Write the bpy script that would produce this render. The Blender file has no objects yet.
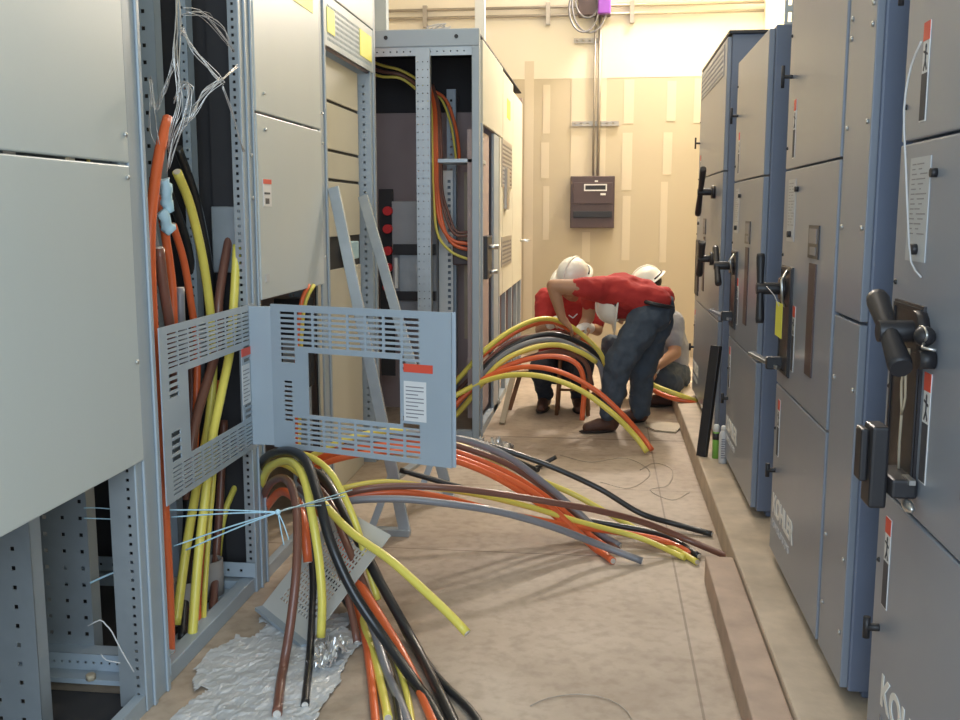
import bpy, bmesh, math, random
from mathutils import Vector as V, Matrix
random.seed(7)
COL = bpy.context.scene.collection

# ---------------------------------------------------------------- camera frame (calibrated from the photo)
CAMH = 1.4; F = 1000.0
cy = V((125, 148, 1000)).normalized(); cz = V((0, 1000, -148)).normalized(); cx = cz.cross(cy) * -1
cx = cy.cross(cz)
if cx.x < 0: cx = -cx
def ray(u, v):
    d = V((u-480, 360-v, F)); return V((d.dot(cx), d.dot(cy), d.dot(cz)))
def PX(u, v, x): r = ray(u, v); return r*(x/r.x)+V((0, 0, CAMH))
def PY(u, v, y): r = ray(u, v); return r*(y/r.y)+V((0, 0, CAMH))
def PZ(u, v, z): r = ray(u, v); return r*((z-CAMH)/r.z)+V((0, 0, CAMH))

# ---------------------------------------------------------------- materials
def mat(name, rgb, rough=.5, metal=0., var=.06, scale=4., bump=0., bscale=60., emit=None, coat=0., streak=False, spec=None):
    m = bpy.data.materials.new(name); m.use_nodes = True
    nt = m.node_tree; N = nt.nodes; L = nt.links; b = N['Principled BSDF']
    b.inputs['Roughness'].default_value = rough; b.inputs['Metallic'].default_value = metal
    if spec is not None: b.inputs['Specular IOR Level'].default_value = spec
    if coat: b.inputs['Coat Weight'].default_value = coat; b.inputs['Coat Roughness'].default_value = .15
    tc = N.new('ShaderNodeTexCoord')
    n = N.new('ShaderNodeTexNoise'); n.inputs['Scale'].default_value = scale; n.inputs['Detail'].default_value = 5
    if streak:
        mp = N.new('ShaderNodeMapping'); mp.inputs['Scale'].default_value = (1, 1, .12)
        L.new(tc.outputs['Object'], mp.inputs['Vector']); L.new(mp.outputs['Vector'], n.inputs['Vector'])
    else: L.new(tc.outputs['Object'], n.inputs['Vector'])
    mx = N.new('ShaderNodeMix'); mx.data_type = 'RGBA'
    a = [max(0, c*(1-var)) for c in rgb]; c2 = [min(1, c*(1+var)) for c in rgb]
    mx.inputs['A'].default_value = (*a, 1); mx.inputs['B'].default_value = (*c2, 1)
    L.new(n.outputs['Fac'], mx.inputs['Factor']); L.new(mx.outputs['Result'], b.inputs['Base Color'])
    if bump:
        n2 = N.new('ShaderNodeTexNoise'); n2.inputs['Scale'].default_value = bscale; n2.inputs['Detail'].default_value = 3
        L.new(tc.outputs['Object'], n2.inputs['Vector'])
        bp = N.new('ShaderNodeBump'); bp.inputs['Strength'].default_value = bump; bp.inputs['Distance'].default_value = .01
        L.new(n2.outputs['Fac'], bp.inputs['Height']); L.new(bp.outputs['Normal'], b.inputs['Normal'])
    if emit:
        b.inputs['Emission Color'].default_value = (*emit[0], 1); b.inputs['Emission Strength'].default_value = emit[1]
    return m
M = {}
M['greypanel'] = mat('light_grey_enamel', (.50, .555, .565), .38, 0, .05, 2.5, .03, 200, streak=True)
M['greyframe'] = mat('grey_frame_enamel', (.36, .42, .475), .42, 0, .07, 4, .03, 150)
M['galv'] = mat('galvanised_steel', (.42, .46, .49), .42, .55, .14, 14, .02, 80)
M['kpanel'] = mat('grey_door_enamel', (.255, .288, .345), .30, 0, .09, 2.2, .04, 9, streak=True)
M['kside'] = mat('blue_grey_side_enamel', (.165, .20, .285), .40, 0, .06, 3, .03, 100)
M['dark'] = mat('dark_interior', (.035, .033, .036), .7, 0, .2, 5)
M['mauve'] = mat('interior_back_panel', (.42, .33, .325), .6, 0, .12, 4)
M['steel'] = mat('bright_steel', (.62, .62, .60), .3, .9, .08, 30)
M['blackm'] = mat('black_plastic', (.022, .021, .024), .45, 0, .2, 20)
M['plate'] = mat('black_handle_plate', (.028, .024, .026), .35, 0, .3, 30)
M['white'] = mat('white_plastic', (.82, .82, .78), .4, 0, .03, 10)
M['paper'] = mat('white_label_paper', (.74, .74, .74), .6, 0, .03, 40)
M['yel_l'] = mat('yellow_label', (.85, .83, .10), .5, 0, .05, 10)
M['red_l'] = mat('red_label', (.75, .09, .05), .5, 0, .05, 10)
M['ink'] = mat('printed_ink', (.06, .06, .07), .6, 0, .1, 10)
M['cyel'] = mat('yellow_cable_jacket', (.83, .71, .13), .38, 0, .08, 12, coat=.2)
M['cora'] = mat('orange_cable_jacket', (.80, .15, .045), .38, 0, .08, 12, coat=.2)
M['cbrn'] = mat('brown_cable_jacket', (.20, .085, .06), .38, 0, .15, 12, coat=.2)
M['cblk'] = mat('black_cable_jacket', (.02, .02, .022), .36, 0, .2, 12, coat=.2)
M['cgry'] = mat('grey_cable_jacket', (.23, .23, .25), .40, 0, .1, 12, coat=.2)
M['cond'] = mat('cut_conductor', (.75, .70, .64), .4, .5, .15, 300)
M['film'] = mat('clear_plastic_strip', (.62, .60, .58), .18, .45, .2, 30)
M['twine'] = mat('pale_blue_twine', (.45, .68, .80), .6, 0, .1, 60)
M['wire'] = mat('white_wire', (.60, .60, .60), .5, 0, .1, 60)
M['concr'] = mat('grey_conduit_stub', (.36, .33, .31), .7, 0, .12, 9, .05)
M['wood'] = mat('brown_wood', (.20, .085, .035), .55, 0, .2, 8)
M['palewood'] = mat('pale_wood', (.50, .42, .30), .6, 0, .15, 8)
M['skin'] = mat('skin', (.44, .235, .135), .5, 0, .08, 12)
M['shirt'] = mat('red_cotton_shirt', (.44, .032, .028), .85, 0, .15, 9, .5, 14)
M['shirt_g'] = mat('grey_cotton_shirt', (.34, .34, .36), .9, 0, .1, 9, .4, 14)
M['jeans'] = mat('blue_grey_denim', (.060, .080, .108), .85, 0, .35, 9, .6, 22)
M['label_grey'] = mat('grey_printed_label', (.50, .52, .54), .5, 0, .04, 30)
M['grille'] = mat('pale_grey_sheet_steel', (.60, .60, .57), .5, 0, .05, 8)
M['jeans_d'] = mat('dark_denim', (.03, .038, .055), .85, 0, .3, 9, .6, 22)
M['helm'] = mat('white_hard_hat', (.85, .83, .74), .3, 0, .02, 6, coat=.3)
M['boot'] = mat('brown_leather_boot', (.10, .045, .03), .6, 0, .25, 20, .2)
M['hair'] = mat('dark_hair', (.02, .013, .01), .7, 0, .3, 60)
M['box'] = mat('dark_brown_box_enamel', (.085, .055, .055), .45, 0, .1, 12)
M['pipe'] = mat('steel_conduit', (.42, .38, .33), .4, .6, .1, 10)
M['red'] = mat('red_insulator', (.62, .03, .035), .4, 0, .1, 10)
M['unit'] = mat('grey_breaker_case', (.34, .35, .37), .45, 0, .08, 10)
M['green'] = mat('green_can_label', (.22, .50, .08), .4, 0, .1, 10)
M['cream'] = mat('cream_painted_panel', (.60, .58, .49), .5, 0, .06, 3)
M['purple'] = mat('purple_flare', (.20, .05, .34), .4, 0, .1, 10)

def floor_mat():
    m = mat('dusty_concrete', (.43, .335, .24), .62, 0, .0, 2)
    nt = m.node_tree; N = nt.nodes; L = nt.links; b = N['Principled BSDF']
    tc = [n for n in N if n.type == 'TEX_COORD'][0]
    n1 = [n for n in N if n.type == 'TEX_NOISE'][0]; n1.inputs['Scale'].default_value = 1.3; n1.inputs['Detail'].default_value = 8; n1.inputs['Roughness'].default_value = .65
    r = N.new('ShaderNodeValToRGB'); e = r.color_ramp.elements
    e[0].position = .34; e[0].color = (.36, .275, .20, 1); e[1].position = .66; e[1].color = (.56, .465, .37, 1)
    L.new(n1.outputs['Fac'], r.inputs['Fac'])
    sx = N.new('ShaderNodeSeparateXYZ'); L.new(tc.outputs['Object'], sx.inputs[0])
    def comp(sock, c, eps):
        q = N.new('ShaderNodeMath'); q.operation = 'COMPARE'; L.new(sock, q.inputs[0]); q.inputs[1].default_value = c; q.inputs[2].default_value = eps; return q.outputs[0]
    # scored joints in the slab
    ms = [comp(sx.outputs['X'], .30+.465, .004), comp(sx.outputs['Y'], 6.14-4.15, .014), comp(sx.outputs['Y'], 5.0-4.15, .004), comp(sx.outputs['Y'], 3.98-4.15, .005)]
    s = ms[0]
    for k in ms[1:]:
        q = N.new('ShaderNodeMath'); q.operation = 'MAXIMUM'; L.new(s, q.inputs[0]); L.new(k, q.inputs[1]); s = q.outputs[0]
    q = N.new('ShaderNodeMath'); q.operation = 'MULTIPLY'; q.inputs[1].default_value = .55; L.new(s, q.inputs[0])
    mx = N.new('ShaderNodeMix'); mx.data_type = 'RGBA'; mx.inputs['B'].default_value = (.13, .09, .06, 1)
    L.new(r.outputs['Color'], mx.inputs['A']); L.new(q.outputs[0], mx.inputs['Factor'])
    # fine specks and smears
    n3 = N.new('ShaderNodeTexNoise'); n3.inputs['Scale'].default_value = 22; n3.inputs['Detail'].default_value = 6; L.new(tc.outputs['Object'], n3.inputs['Vector'])
    r3 = N.new('ShaderNodeValToRGB'); r3.color_ramp.elements[0].position = .33; r3.color_ramp.elements[0].color = (.84, .82, .80, 1); r3.color_ramp.elements[1].position = .55; r3.color_ramp.elements[1].color = (1, 1, 1, 1)
    L.new(n3.outputs['Fac'], r3.inputs['Fac'])
    mm = N.new('ShaderNodeMix'); mm.data_type = 'RGBA'; mm.blend_type = 'MULTIPLY'; mm.inputs['Factor'].default_value = 1
    L.new(mx.outputs['Result'], mm.inputs['A']); L.new(r3.outputs['Color'], mm.inputs['B'])
    L.new(mm.outputs['Result'], b.inputs['Base Color'])
    bp = N.new('ShaderNodeBump'); bp.inputs['Strength'].default_value = .15; bp.inputs['Distance'].default_value = .01
    L.new(n3.outputs['Fac'], bp.inputs['Height']); L.new(bp.outputs['Normal'], b.inputs['Normal'])
    return m
M['floor'] = floor_mat()
M['pad'] = mat('dusty_pad_concrete', (.54, .44, .335), .75, 0, .38, 8, .25, 30)
M['timber'] = mat('dusty_timber_plank', (.50, .37, .285), .75, 0, .38, 9, .25, 25)
M['wall_a'] = mat('bare_drywall', (.55, .475, .35), .85, 0, .04, 1.2)
M['wall_b'] = mat('joint_compound', (.66, .58, .45), .85, 0, .03, 2)
M['wall_p'] = mat('primed_wall', (.78, .72, .60), .85, 0, .03, 1)
M['wall_y'] = mat('yellow_cream_wall', (.85, .76, .46), .85, 0, .03, 1)

# ---------------------------------------------------------------- mesh builder
class MB:
    def __init__(s): s.bm = bmesh.new()
    def box(s, x0, x1, y0, y1, z0, z1, m=0):
        x0, x1 = min(x0, x1), max(x0, x1); y0, y1 = min(y0, y1), max(y0, y1); z0, z1 = min(z0, z1), max(z0, z1)
        v = [s.bm.verts.new(p) for p in ((x0,y0,z0),(x1,y0,z0),(x1,y1,z0),(x0,y1,z0),(x0,y0,z1),(x1,y0,z1),(x1,y1,z1),(x0,y1,z1))]
        for f in ((0,3,2,1),(4,5,6,7),(0,1,5,4),(1,2,6,5),(2,3,7,6),(3,0,4,7)):
            s.bm.faces.new([v[i] for i in f]).material_index = m
        return s
    def bar(s, p0, p1, w, t, side=V((0, 0, 1)), m=0):          # rectangular bar from p0 to p1
        p0 = V(p0); p1 = V(p1); d = (p1-p0).normalized(); a = d.cross(side).normalized(); b = d.cross(a).normalized()
        v = []
        for p in (p0, p1):
            for i, j in ((-1,-1),(1,-1),(1,1),(-1,1)): v.append(s.bm.verts.new(p+a*i*w/2+b*j*t/2))
        for f in ((0,1,2,3),(7,6,5,4),(0,4,5,1),(1,5,6,2),(2,6,7,3),(3,7,4,0)):
            s.bm.faces.new([v[i] for i in f]).material_index = m
        return s
    def tube(s, pts, r, n=10, cap=True, m=0, sm=True):
        pts = [V(p) for p in pts]; R = r if isinstance(r, (list, tuple)) else [r]*len(pts)
        rings = []; a = None
        for i, p in enumerate(pts):
            d = (pts[min(i+1, len(pts)-1)]-pts[max(i-1, 0)]).normalized()
            if a is None:
                a = d.cross(V((0, 0, 1)) if abs(d.z) < .9 else V((1, 0, 0))).normalized()
            else:
                a = (a-d*a.dot(d)).normalized()
            b = d.cross(a)
            rings.append([s.bm.verts.new(p+(a*math.cos(2*math.pi*k/n)+b*math.sin(2*math.pi*k/n))*R[i]) for k in range(n)])
        for i in range(len(rings)-1):
            for k in range(n):
                f = s.bm.faces.new((rings[i][k], rings[i][(k+1)%n], rings[i+1][(k+1)%n], rings[i+1][k])); f.smooth = sm; f.material_index = m
        if cap:
            s.bm.faces.new(rings[0][::-1]).material_index = m; s.bm.faces.new(rings[-1]).material_index = m
        return s
    def cyl(s, p0, p1, r, n=14, m=0): return s.tube([p0, p1], r, n, True, m)
    def ell(s, c, r, rot=None, seg=16, rings=10, m=0):
        mt = Matrix.Translation(V(c)) @ (rot.to_4x4() if rot else Matrix.Identity(4)) @ Matrix.Diagonal((*r, 1))
        g = bmesh.ops.create_uvsphere(s.bm, u_segments=seg, v_segments=rings, radius=1, matrix=mt)
        fs = set(f for v in g['verts'] for f in v.link_faces)
        for f in fs: f.smooth = True; f.material_index = m
        return s
    def plate(s, O, U, W, w, h, holes, t, m=0):                # sheet with rectangular holes; U, W unit vectors
        O = V(O); U = V(U); W = V(W); Nn = U.cross(W)
        rnd = lambda x: round(x, 5)
        us = sorted({0, rnd(w)} | {rnd(min(max(a, 0), w)) for q in holes for a in (q[0], q[1])})
        vs = sorted({0, rnd(h)} | {rnd(min(max(a, 0), h)) for q in holes for a in (q[2], q[3])})
        ui = {a: i for i, a in enumerate(us)}; vi = {a: i for i, a in enumerate(vs)}
        nu, nv = len(us)-1, len(vs)-1
        S = [[True]*nv for _ in range(nu)]
        for q in holes:
            for i in range(ui[rnd(min(max(q[0], 0), w))], ui[rnd(min(max(q[1], 0), w))]):
                for j in range(vi[rnd(min(max(q[2], 0), h))], vi[rnd(min(max(q[3], 0), h))]): S[i][j] = False
        C = {}
        def vt(i, j, k):
            if (i, j, k) not in C: C[(i, j, k)] = s.bm.verts.new(O+U*us[i]+W*vs[j]+Nn*(t/2 if k else -t/2))
            return C[(i, j, k)]
        def q4(*a): s.bm.faces.new(a).material_index = m
        for i in range(nu):
            for j in range(nv):
                if not S[i][j]: continue
                q4(vt(i,j,1), vt(i+1,j,1), vt(i+1,j+1,1), vt(i,j+1,1)); q4(vt(i,j+1,0), vt(i+1,j+1,0), vt(i+1,j,0), vt(i,j,0))
                if i == 0 or not S[i-1][j]: q4(vt(i,j,0), vt(i,j,1), vt(i,j+1,1), vt(i,j+1,0))
                if i == nu-1 or not S[i+1][j]: q4(vt(i+1,j,1), vt(i+1,j,0), vt(i+1,j+1,0), vt(i+1,j+1,1))
                if j == 0 or not S[i][j-1]: q4(vt(i+1,j,0), vt(i+1,j,1), vt(i,j,1), vt(i,j,0))
                if j == nv-1 or not S[i][j+1]: q4(vt(i,j+1,0), vt(i,j+1,1), vt(i+1,j+1,1), vt(i+1,j+1,0))
        return s
    def build(s, name, m, parent=None, bevel=0, recalc=False, label=None):
        bm = s.bm
        if recalc: bmesh.ops.recalc_face_normals(bm, faces=bm.faces)
        root = parent
        while root is not None and root.parent is not None: root = root.parent
        if root is not None: off = root.location.copy()
        else:
            mn = [min(v.co[i] for v in bm.verts) for i in range(3)]; mxx = [max(v.co[i] for v in bm.verts) for i in range(3)]
            off = V(((mn[0]+mxx[0])/2, (mn[1]+mxx[1])/2, mn[2]))
        bmesh.ops.translate(bm, verts=bm.verts, vec=-off)
        me = bpy.data.meshes.new(name); bm.to_mesh(me); bm.free()
        for q in (m if isinstance(m, (list, tuple)) else [m]): me.materials.append(M[q])
        o = bpy.data.objects.new(name, me); COL.objects.link(o)
        if parent is not None: o.parent = parent
        else: o.location = off
        if bevel:
            bv = o.modifiers.new('bevel', 'BEVEL'); bv.width = bevel; bv.segments = 2; bv.limit_method = 'ANGLE'
        if label: o['label'] = label
        return o
def tag(o, label, cat, group=None, kind=None):
    o['label'] = label; o['category'] = cat
    if group: o['group'] = group
    if kind: o['kind'] = kind
    return o
def struct(o): o['kind'] = 'structure'; return o
def thing(name, label, cat, loc=(0, 0, 0), group=None):
    o = bpy.data.objects.new(name, None); COL.objects.link(o); o.location = loc; o.empty_display_size = .1
    return tag(o, label, cat, group)
def text(name, body, origin, ux, uy, size, m, parent, shear=0, extr=.0008, sx=1):
    cu = bpy.data.curves.new('tmp', 'FONT'); cu.body = body; cu.size = size; cu.extrude = extr; cu.shear = shear; cu.offset = .0028 if size > .05 else 0
    t = bpy.data.objects.new('tmp', cu); COL.objects.link(t)
    bpy.context.view_layer.update()
    dg = bpy.context.evaluated_depsgraph_get(); me = bpy.data.meshes.new_from_object(t.evaluated_get(dg))
    bpy.data.objects.remove(t)
    ux = V(ux); uy = V(uy); uz = ux.cross(uy)
    root = parent
    while root.parent is not None: root = root.parent
    for v in me.vertices: v.co = V(origin)+ux*v.co.x*sx+uy*v.co.y+uz*v.co.z-root.location
    me.materials.clear(); me.materials.append(M[m])
    o = bpy.data.objects.new(name, me); COL.objects.link(o); o.parent = parent
    return o
def smooth_path(pts, step=.03):
    P = [2*pts[0]-pts[1]]+list(pts)+[2*pts[-1]-pts[-2]]; out = []
    for i in range(1, len(P)-2):
        p0, p1, p2, p3 = P[i-1:i+3]; n = max(2, int((p2-p1).length/step))
        for k in range(n):
            t = k/n
            out.append(.5*((2*p1)+(p2-p0)*t+(2*p0-5*p1+4*p2-p3)*t*t+(3*p1-p0-3*p2+p3)*t**3))
    out.append(V(pts[-1])); return out

# ================================================================= SETTING
struct(MB().box(-2.45, 1.52, -1.6, 9.9, -.1, 0).build('floor', 'floor'))
struct(MB().box(-2.45, 1.52, -1.6, 9.9, 4.2, 4.3).build('ceiling', 'wall_p'))
struct(MB().box(-2.45, -2.35, -1.6, 9.9, 0, 4.2).build('wall_left', 'wall_p'))
struct(MB().box(1.42, 1.52, -1.6, 9.9, 0, 4.2).build('wall_right', 'wall_y'))
w = MB().box(-2.35, 1.42, 9.8, 9.9, 0, 4.2, 0)
# joint-compound strips and the primed zone, skimmed proud of the bare board
ztop = PY(600, 78, 9.8).z
w.box(-2.35, 1.42, 9.797, 9.8, ztop, 4.2, 2)
zz = lambda v: PY(600, v, 9.8).z
xx = lambda u, v: PY(u, v, 9.8).x
for (u0, u1, v0, v1) in ((543,550,84,133),(541,549,142,178),(624,634,80,124),(622,632,133,190),(667,676,82,122),(663,672,133,175),(694,703,80,124),(622,630,196,260),(582,590,232,262),(660,667,182,262),(524,533,60,330),(571,606,78,178),(543,549,186,240)):
    w.box(xx(u0, (v0+v1)/2), xx(u1, (v0+v1)/2), 9.796, 9.8, zz(v1), zz(v0), 1)
struct(w.build('wall_back', ['wall_a', 'wall_b', 'wall_p']))
struct(MB().box(.51, 1.42, -1.2, 8.4, 0, .12).build('trim_equipment_pad', 'pad', bevel=.008))
o = MB().box(.402, .507, .8, 3.74, .0, .104).build('timber_plank', 'timber', bevel=.006)
tag(o, 'long dusty timber plank lying on the floor along the raised pad', 'plank')

# conduits and things on the back wall
t = thing('conduit_run', 'pair of horizontal steel conduits strapped across top of back wall', 'conduit', (0, 9.75, 3.2))
a0 = PY(366, 14, 9.75); a1 = PY(757, 3, 9.75)
for dz in (0, -.075):
    MB().cyl((-2.3, 9.76, 3.30+dz), (1.41, 9.76, 3.30+dz), .014).build('conduit', 'pipe', t)
for u in (425, 548, 632):
    p = PY(u, 20, 9.76); MB().box(p.x-.02, p.x+.02, 9.745, 9.79, 3.14, 3.34).build('strap_bracket', 'pipe', t)
t = thing('vertical_conduit', 'vertical steel conduit dropping to the dark wall-mounted control box', 'conduit', (-.09, 9.76, 1.75))
MB().cyl((-.075, 9.765, 1.74), (-.075, 9.765, 3.24), .016).cyl((-.12, 9.765, 1.74), (-.12, 9.765, 3.24), .010).build('conduit', 'pipe', t)
for v, u0, u1 in ((124, 572, 619), (41, 574, 600)):
    p0 = PY(u0, v, 9.77); p1 = PY(u1, v, 9.77)
    MB().plate((p0.x, 9.785, p0.z-.02), (1, 0, 0), (0, 0, 1), p1.x-p0.x, .045, [(k*.06+.015, k*.06+.04, .014, .03) for k in range(int((p1.x-p0.x)/.06))], .018).build('slotted_strut', 'pipe', t)
t = thing('control_box', 'dark brown control box with small display mounted on the back wall', 'control panel', (-.12, 9.7, 1.25))
b0 = PY(570, 228, 9.70); b1 = PY(615, 176, 9.70)
MB().box(b0.x, b1.x, 9.69, 9.796, b0.z, b1.z).build('housing', 'box', t, bevel=.006)
MB().box(b0.x+.03, b1.x-.02, 9.675, 9.69, b0.z+.23, b1.z-.06).build('face_plate', 'box', t, bevel=.003)
MB().box(b0.x+.03, b1.x-.02, 9.668, 9.69, b0.z+.10, b0.z+.16).build('louvre_strip', 'blackm', t, bevel=.003)
d0 = PY(584, 191, 9.67); d1 = PY(607, 184, 9.67)
fr = MB().plate((d0.x, 9.672, d0.z), (1, 0, 0), (0, 0, 1), d1.x-d0.x, d1.z-d0.z, [(.012, d1.x-d0.x-.012, .012, d1.z-d0.z-.012)], .006).build('display_frame', 'paper', t)
MB().box(d0.x+.01, d1.x-.01, 9.673, 9.676, d0.z+.01, d1.z-.01).build('display', 'blackm', fr)
MB().box(d0.x+.10, d0.x+.13, 9.670, 9.676, d1.z+.02, d1.z+.034).box(d1.x-.06, d1.x-.01, 9.670, 9.676, d0.z-.04, d0.z-.02).build('indicator_mark', 'paper', t)
# coil of cable and box at top of the conduit
t = thing('cable_coil', 'grey cable coil hanging from the high junction box on back wall', 'cable', (-.3, 9.6, 3.1))
for k, (u, v, ru, rv) in enumerate(((584, 8, 14, 22), (590, 2, 17, 28), (588, -2, 12, 18))):
    c = PY(u, v, 9.62+.02*k)
    MB().tube([c+V((math.cos(a)*ru*.0097, 0, math.sin(a)*rv*.0097)) for a in [2*math.pi*i/40 for i in range(41)]], .010, 6, False).build('cable_loop', 'cgry', t)
p0 = PY(578, 16, 9.7); p1 = PY(611, -8, 9.7)
o = MB().box(p0.x, p1.x, 9.66, 9.795, p0.z, p1.z).build('junction_box', 'box', None, bevel=.006); tag(o, 'square junction box high on back wall behind the cable coil', 'junction box')
# flood lamp just above the picture's top edge
t = thing('flood_lamp', 'bright flood lamp fixed high on the back wall near ceiling', 'lamp', (.62, 9.5, 3.62))
MB().box(.37, .87, 9.52, 9.6, 3.62, 3.92).box(.57, .67, 9.6, 9.797, 3.7, 3.8).build('lamp_housing', 'pipe', t, bevel=.01)
M['lampglass'] = mat('lit_lamp_glass', (1, 1, 1), .3, emit=((1, .93, .98), 14))
MB().box(.40, .84, 9.51, 9.519, 3.65, 3.89).build('lamp_glass', 'lampglass', t)
o = MB().box(PY(598, 0, 9.6).x, PY(611, 0, 9.6).x, 9.58, 9.655, PY(600, 14, 9.6).z, PY(600, -6, 9.6).z).build('flare_box', 'purple', None, bevel=.01)  # purple lens flare put in as a coloured box
tag(o, 'small purple plastic box beside the cable coil on back wall', 'sensor')
o = MB().box(PY(475, 10, 7.9).x, PY(485, 10, 7.9).x, 7.88, 7.94, 2.42, 4.2).build('hanging_pole', 'white', None, bevel=.004); tag(o, 'white square pole rising from far left switchboard to ceiling', 'pole')
st = MB().plate((-1.80, 9.74, 2.42), (1, 0, 0), (0, 0, 1), .045, 1.78, [(.015, .03, .03+.08*k, .07+.08*k) for k in range(21)], .03)
cxp = PY(384, 10, 8.6).x
o = MB().box(cxp-.08, cxp+.03, 8.55, 8.65, 0, 4.2).box(cxp-.13, cxp-.10, 8.53, 8.56, 0, 4.2).build('steel_column', 'greyframe', None, bevel=.004); tag(o, 'grey steel column behind the open-framed switchboard on the left', 'column')
st.bm.free()
q = PY(790, 10, 5.35)
o = MB().plate((q.x-.025, 5.35, 2.15), (1, 0, 0), (0, 0, 1), .05, 2.05, [(.015, .035, .03+.08*k, .08+.08*k) for k in range(25)], .02).build('hanging_strut', 'greyframe'); tag(o, 'slotted steel strut hanging from ceiling above the right cabinets', 'strut')

# ================================================================= RIGHT ROW: transfer switch cabinets, front plane x = .65
XF = .65
def rbox(y0, y1, z0, z1, t=.004, off=0): return MB().box(XF-off-t, XF-off, y0, y1, z0, z1)
def pull(par, y, z, ln=.075, st=.05, r=.006, m='blackm'):
    o = MB().cyl((XF, y, z), (XF-st, y, z), r*1.1, 10).cyl((XF-st, y, z-ln/2), (XF-st, y, z+ln/2), r, 10).build('latch_handle', m, par)
    return o
def right_cabinet(label, y0, y1, ztop, split, near=False, far_unit=False):
    t = thing('transfer_switch_cabinet', label, 'electrical cabinet', (1.0, (y0+y1)/2, .12), None)
    z0 = .12
    MB().box(XF+.006, 1.38, y0, y1, z0+.03, ztop).box(XF+.05, 1.36, y0+.03, y1-.03, z0, z0+.03).build('body', 'kside', t, bevel=.006)
    zs = [z0+.04, .785, 1.545, ztop-.01] if not far_unit else [z0+.04, .80, 1.62, ztop-.01]
    yd = y0+split if split else y0+.01
    # door panels
    for k in range(3):
        MB().box(XF-.018, XF+.006, yd+.006, y1-.004, zs[k]+.003, zs[k+1]-.003).build('door', 'kpanel', t, bevel=.004)
    if split:
        MB().box(XF-.014, XF+.006, y0+.004, yd-.010, z0+.04, 1.12).box(XF-.014, XF+.006, y0+.004, yd-.010, 1.128, ztop-.01).build('trim_panel', 'kpanel', t, bevel=.003)
        for zz_ in (.30, .50, .95, 1.36, 1.62, 1.85, 1.90):
            for yy in (y0+.035, yd-.045):
                MB().ell((XF-.016, yy, zz_), (.004, .007, .007), seg=8, rings=6).build('screw', 'steel', t)
    Xp = XF-.018
    def pb(name, ya, yb, za, zb, m, th=.002, par=t, lab=None): return MB().box(Xp-th, Xp, ya, yb, za, zb).build(name, m, par, label=lab)
    # small latch handles top and bottom
    pull(t, y1-.06, 1.86); pull(t, y1-.06, .47, .05, .045, .008)
    for zz_ in (.62, 1.02, 1.25, 1.62, 2.0):
        if zz_ < ztop: MB().ell((Xp, y1-.03, zz_), (.006, .006, .006), seg=8, rings=6).build('screw', 'blackm', t)
    # instruction strip label with small switch
    p = pb('instruction_label', y1-.22, y1-.09, 1.30, 1.51, 'label_grey')
    for k in range(15): MB().box(Xp-.0025, Xp-.002, y1-.205+(k*7%4)*.012, y1-.16+(k%3)*.012, 1.355+k*.010, 1.3575+k*.010).build('print_line', 'cgry', p)
    for k in range(15): MB().box(Xp-.0025, Xp-.002, y1-.135+(k*5%3)*.005, y1-.105, 1.355+k*.010, 1.3575+k*.010).build('print_line', 'cgry', p)
    MB().cyl((Xp, y1-.255, 1.475), (Xp-.012, y1-.255, 1.475), .009, 12).build('selector_knob', 'blackm', t)
    MB().cyl((Xp, y1-.165, 1.325), (Xp-.014, y1-.165, 1.325), .011, 12).build('selector_knob', 'blackm', t)
    # handle mounting plate
    p = pb('handle_plate', y1-.25, y1-.05, .84, 1.215, 'plate', .006)
    MB().plate((Xp-.008, y1-.055, .845), (0, -1, 0), (0, 0, 1), .19, .365, [(.008, .182, .008, .357)], .003).build('plate_rim', 'blackm', p)
    # name plate and trim strip further along the door
    if y1-.63 > y0:
        n = pb('name_plate', y1-.63, y1-.48, 1.26, 1.36, 'plate', .004)
        MB().box(Xp-.006, Xp-.004, y1-.61, y1-.50, 1.305, 1.35).box(Xp-.006, Xp-.004, y1-.60, y1-.52, 1.27, 1.295).build('name_plate_print', 'cgry', n)
        pb('trim_strip', y1-.61, y1-.51, .90, 1.245, 'box', .004)
    # warning stickers
    for (ya, za, zb) in ((y1-.31, .87, 1.09), (y1-.11, .53, .735), (y1-.165, 1.58, 1.775)):
        s = pb('warning_label', ya, ya+.040, za, zb, 'paper', .0015, t, 'white sticker with red heading, pictogram and black text')
        h = zb-za
        MB().box(Xp-.0025, Xp-.0015, ya, ya+.040, zb-.036, zb).build('red_heading', 'red_l', s)
        g = MB(); c = zb-.068
        g.ell((Xp-.002, ya+.020, c+.020), (.001, .005, .006), seg=8, rings=6)
        g.bar((Xp-.002, ya+.020, c+.016), (Xp-.002, ya+.020, c-.008), .006, .001, V((1, 0, 0)))
        g.bar((Xp-.002, ya+.008, c+.004), (Xp-.002, ya+.034, c+.012), .004, .001, V((1, 0, 0)))
        g.bar((Xp-.002, ya+.020, c-.008), (Xp-.002, ya+.010, c-.026), .005, .001, V((1, 0, 0)))
        g.bar((Xp-.002, ya+.020, c-.008), (Xp-.002, ya+.030, c-.026), .005, .001, V((1, 0, 0)))
        g.build('pictogram', 'ink', s)
        bk = MB().box(Xp-.0025, Xp-.0015, ya+.003, ya+.037, za+.003, zb-.10).build('warning_text', 'ink', s)
    # logo
    text('logo', 'KOHLER', (Xp-.001, y1-(.105 if near else .045), .315), (0, -1, 0), (0, 0, 1), .098, 'white', t, sx=1.05)
    text('logo_subtitle', 'POWER SYSTEMS', (Xp-.001, y1-(.105 if near else .045), .26), (0, -1, 0), (0, 0, 1), .040, 'cgry' if near else 'wire', t, sx=1.1)
    return t
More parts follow.
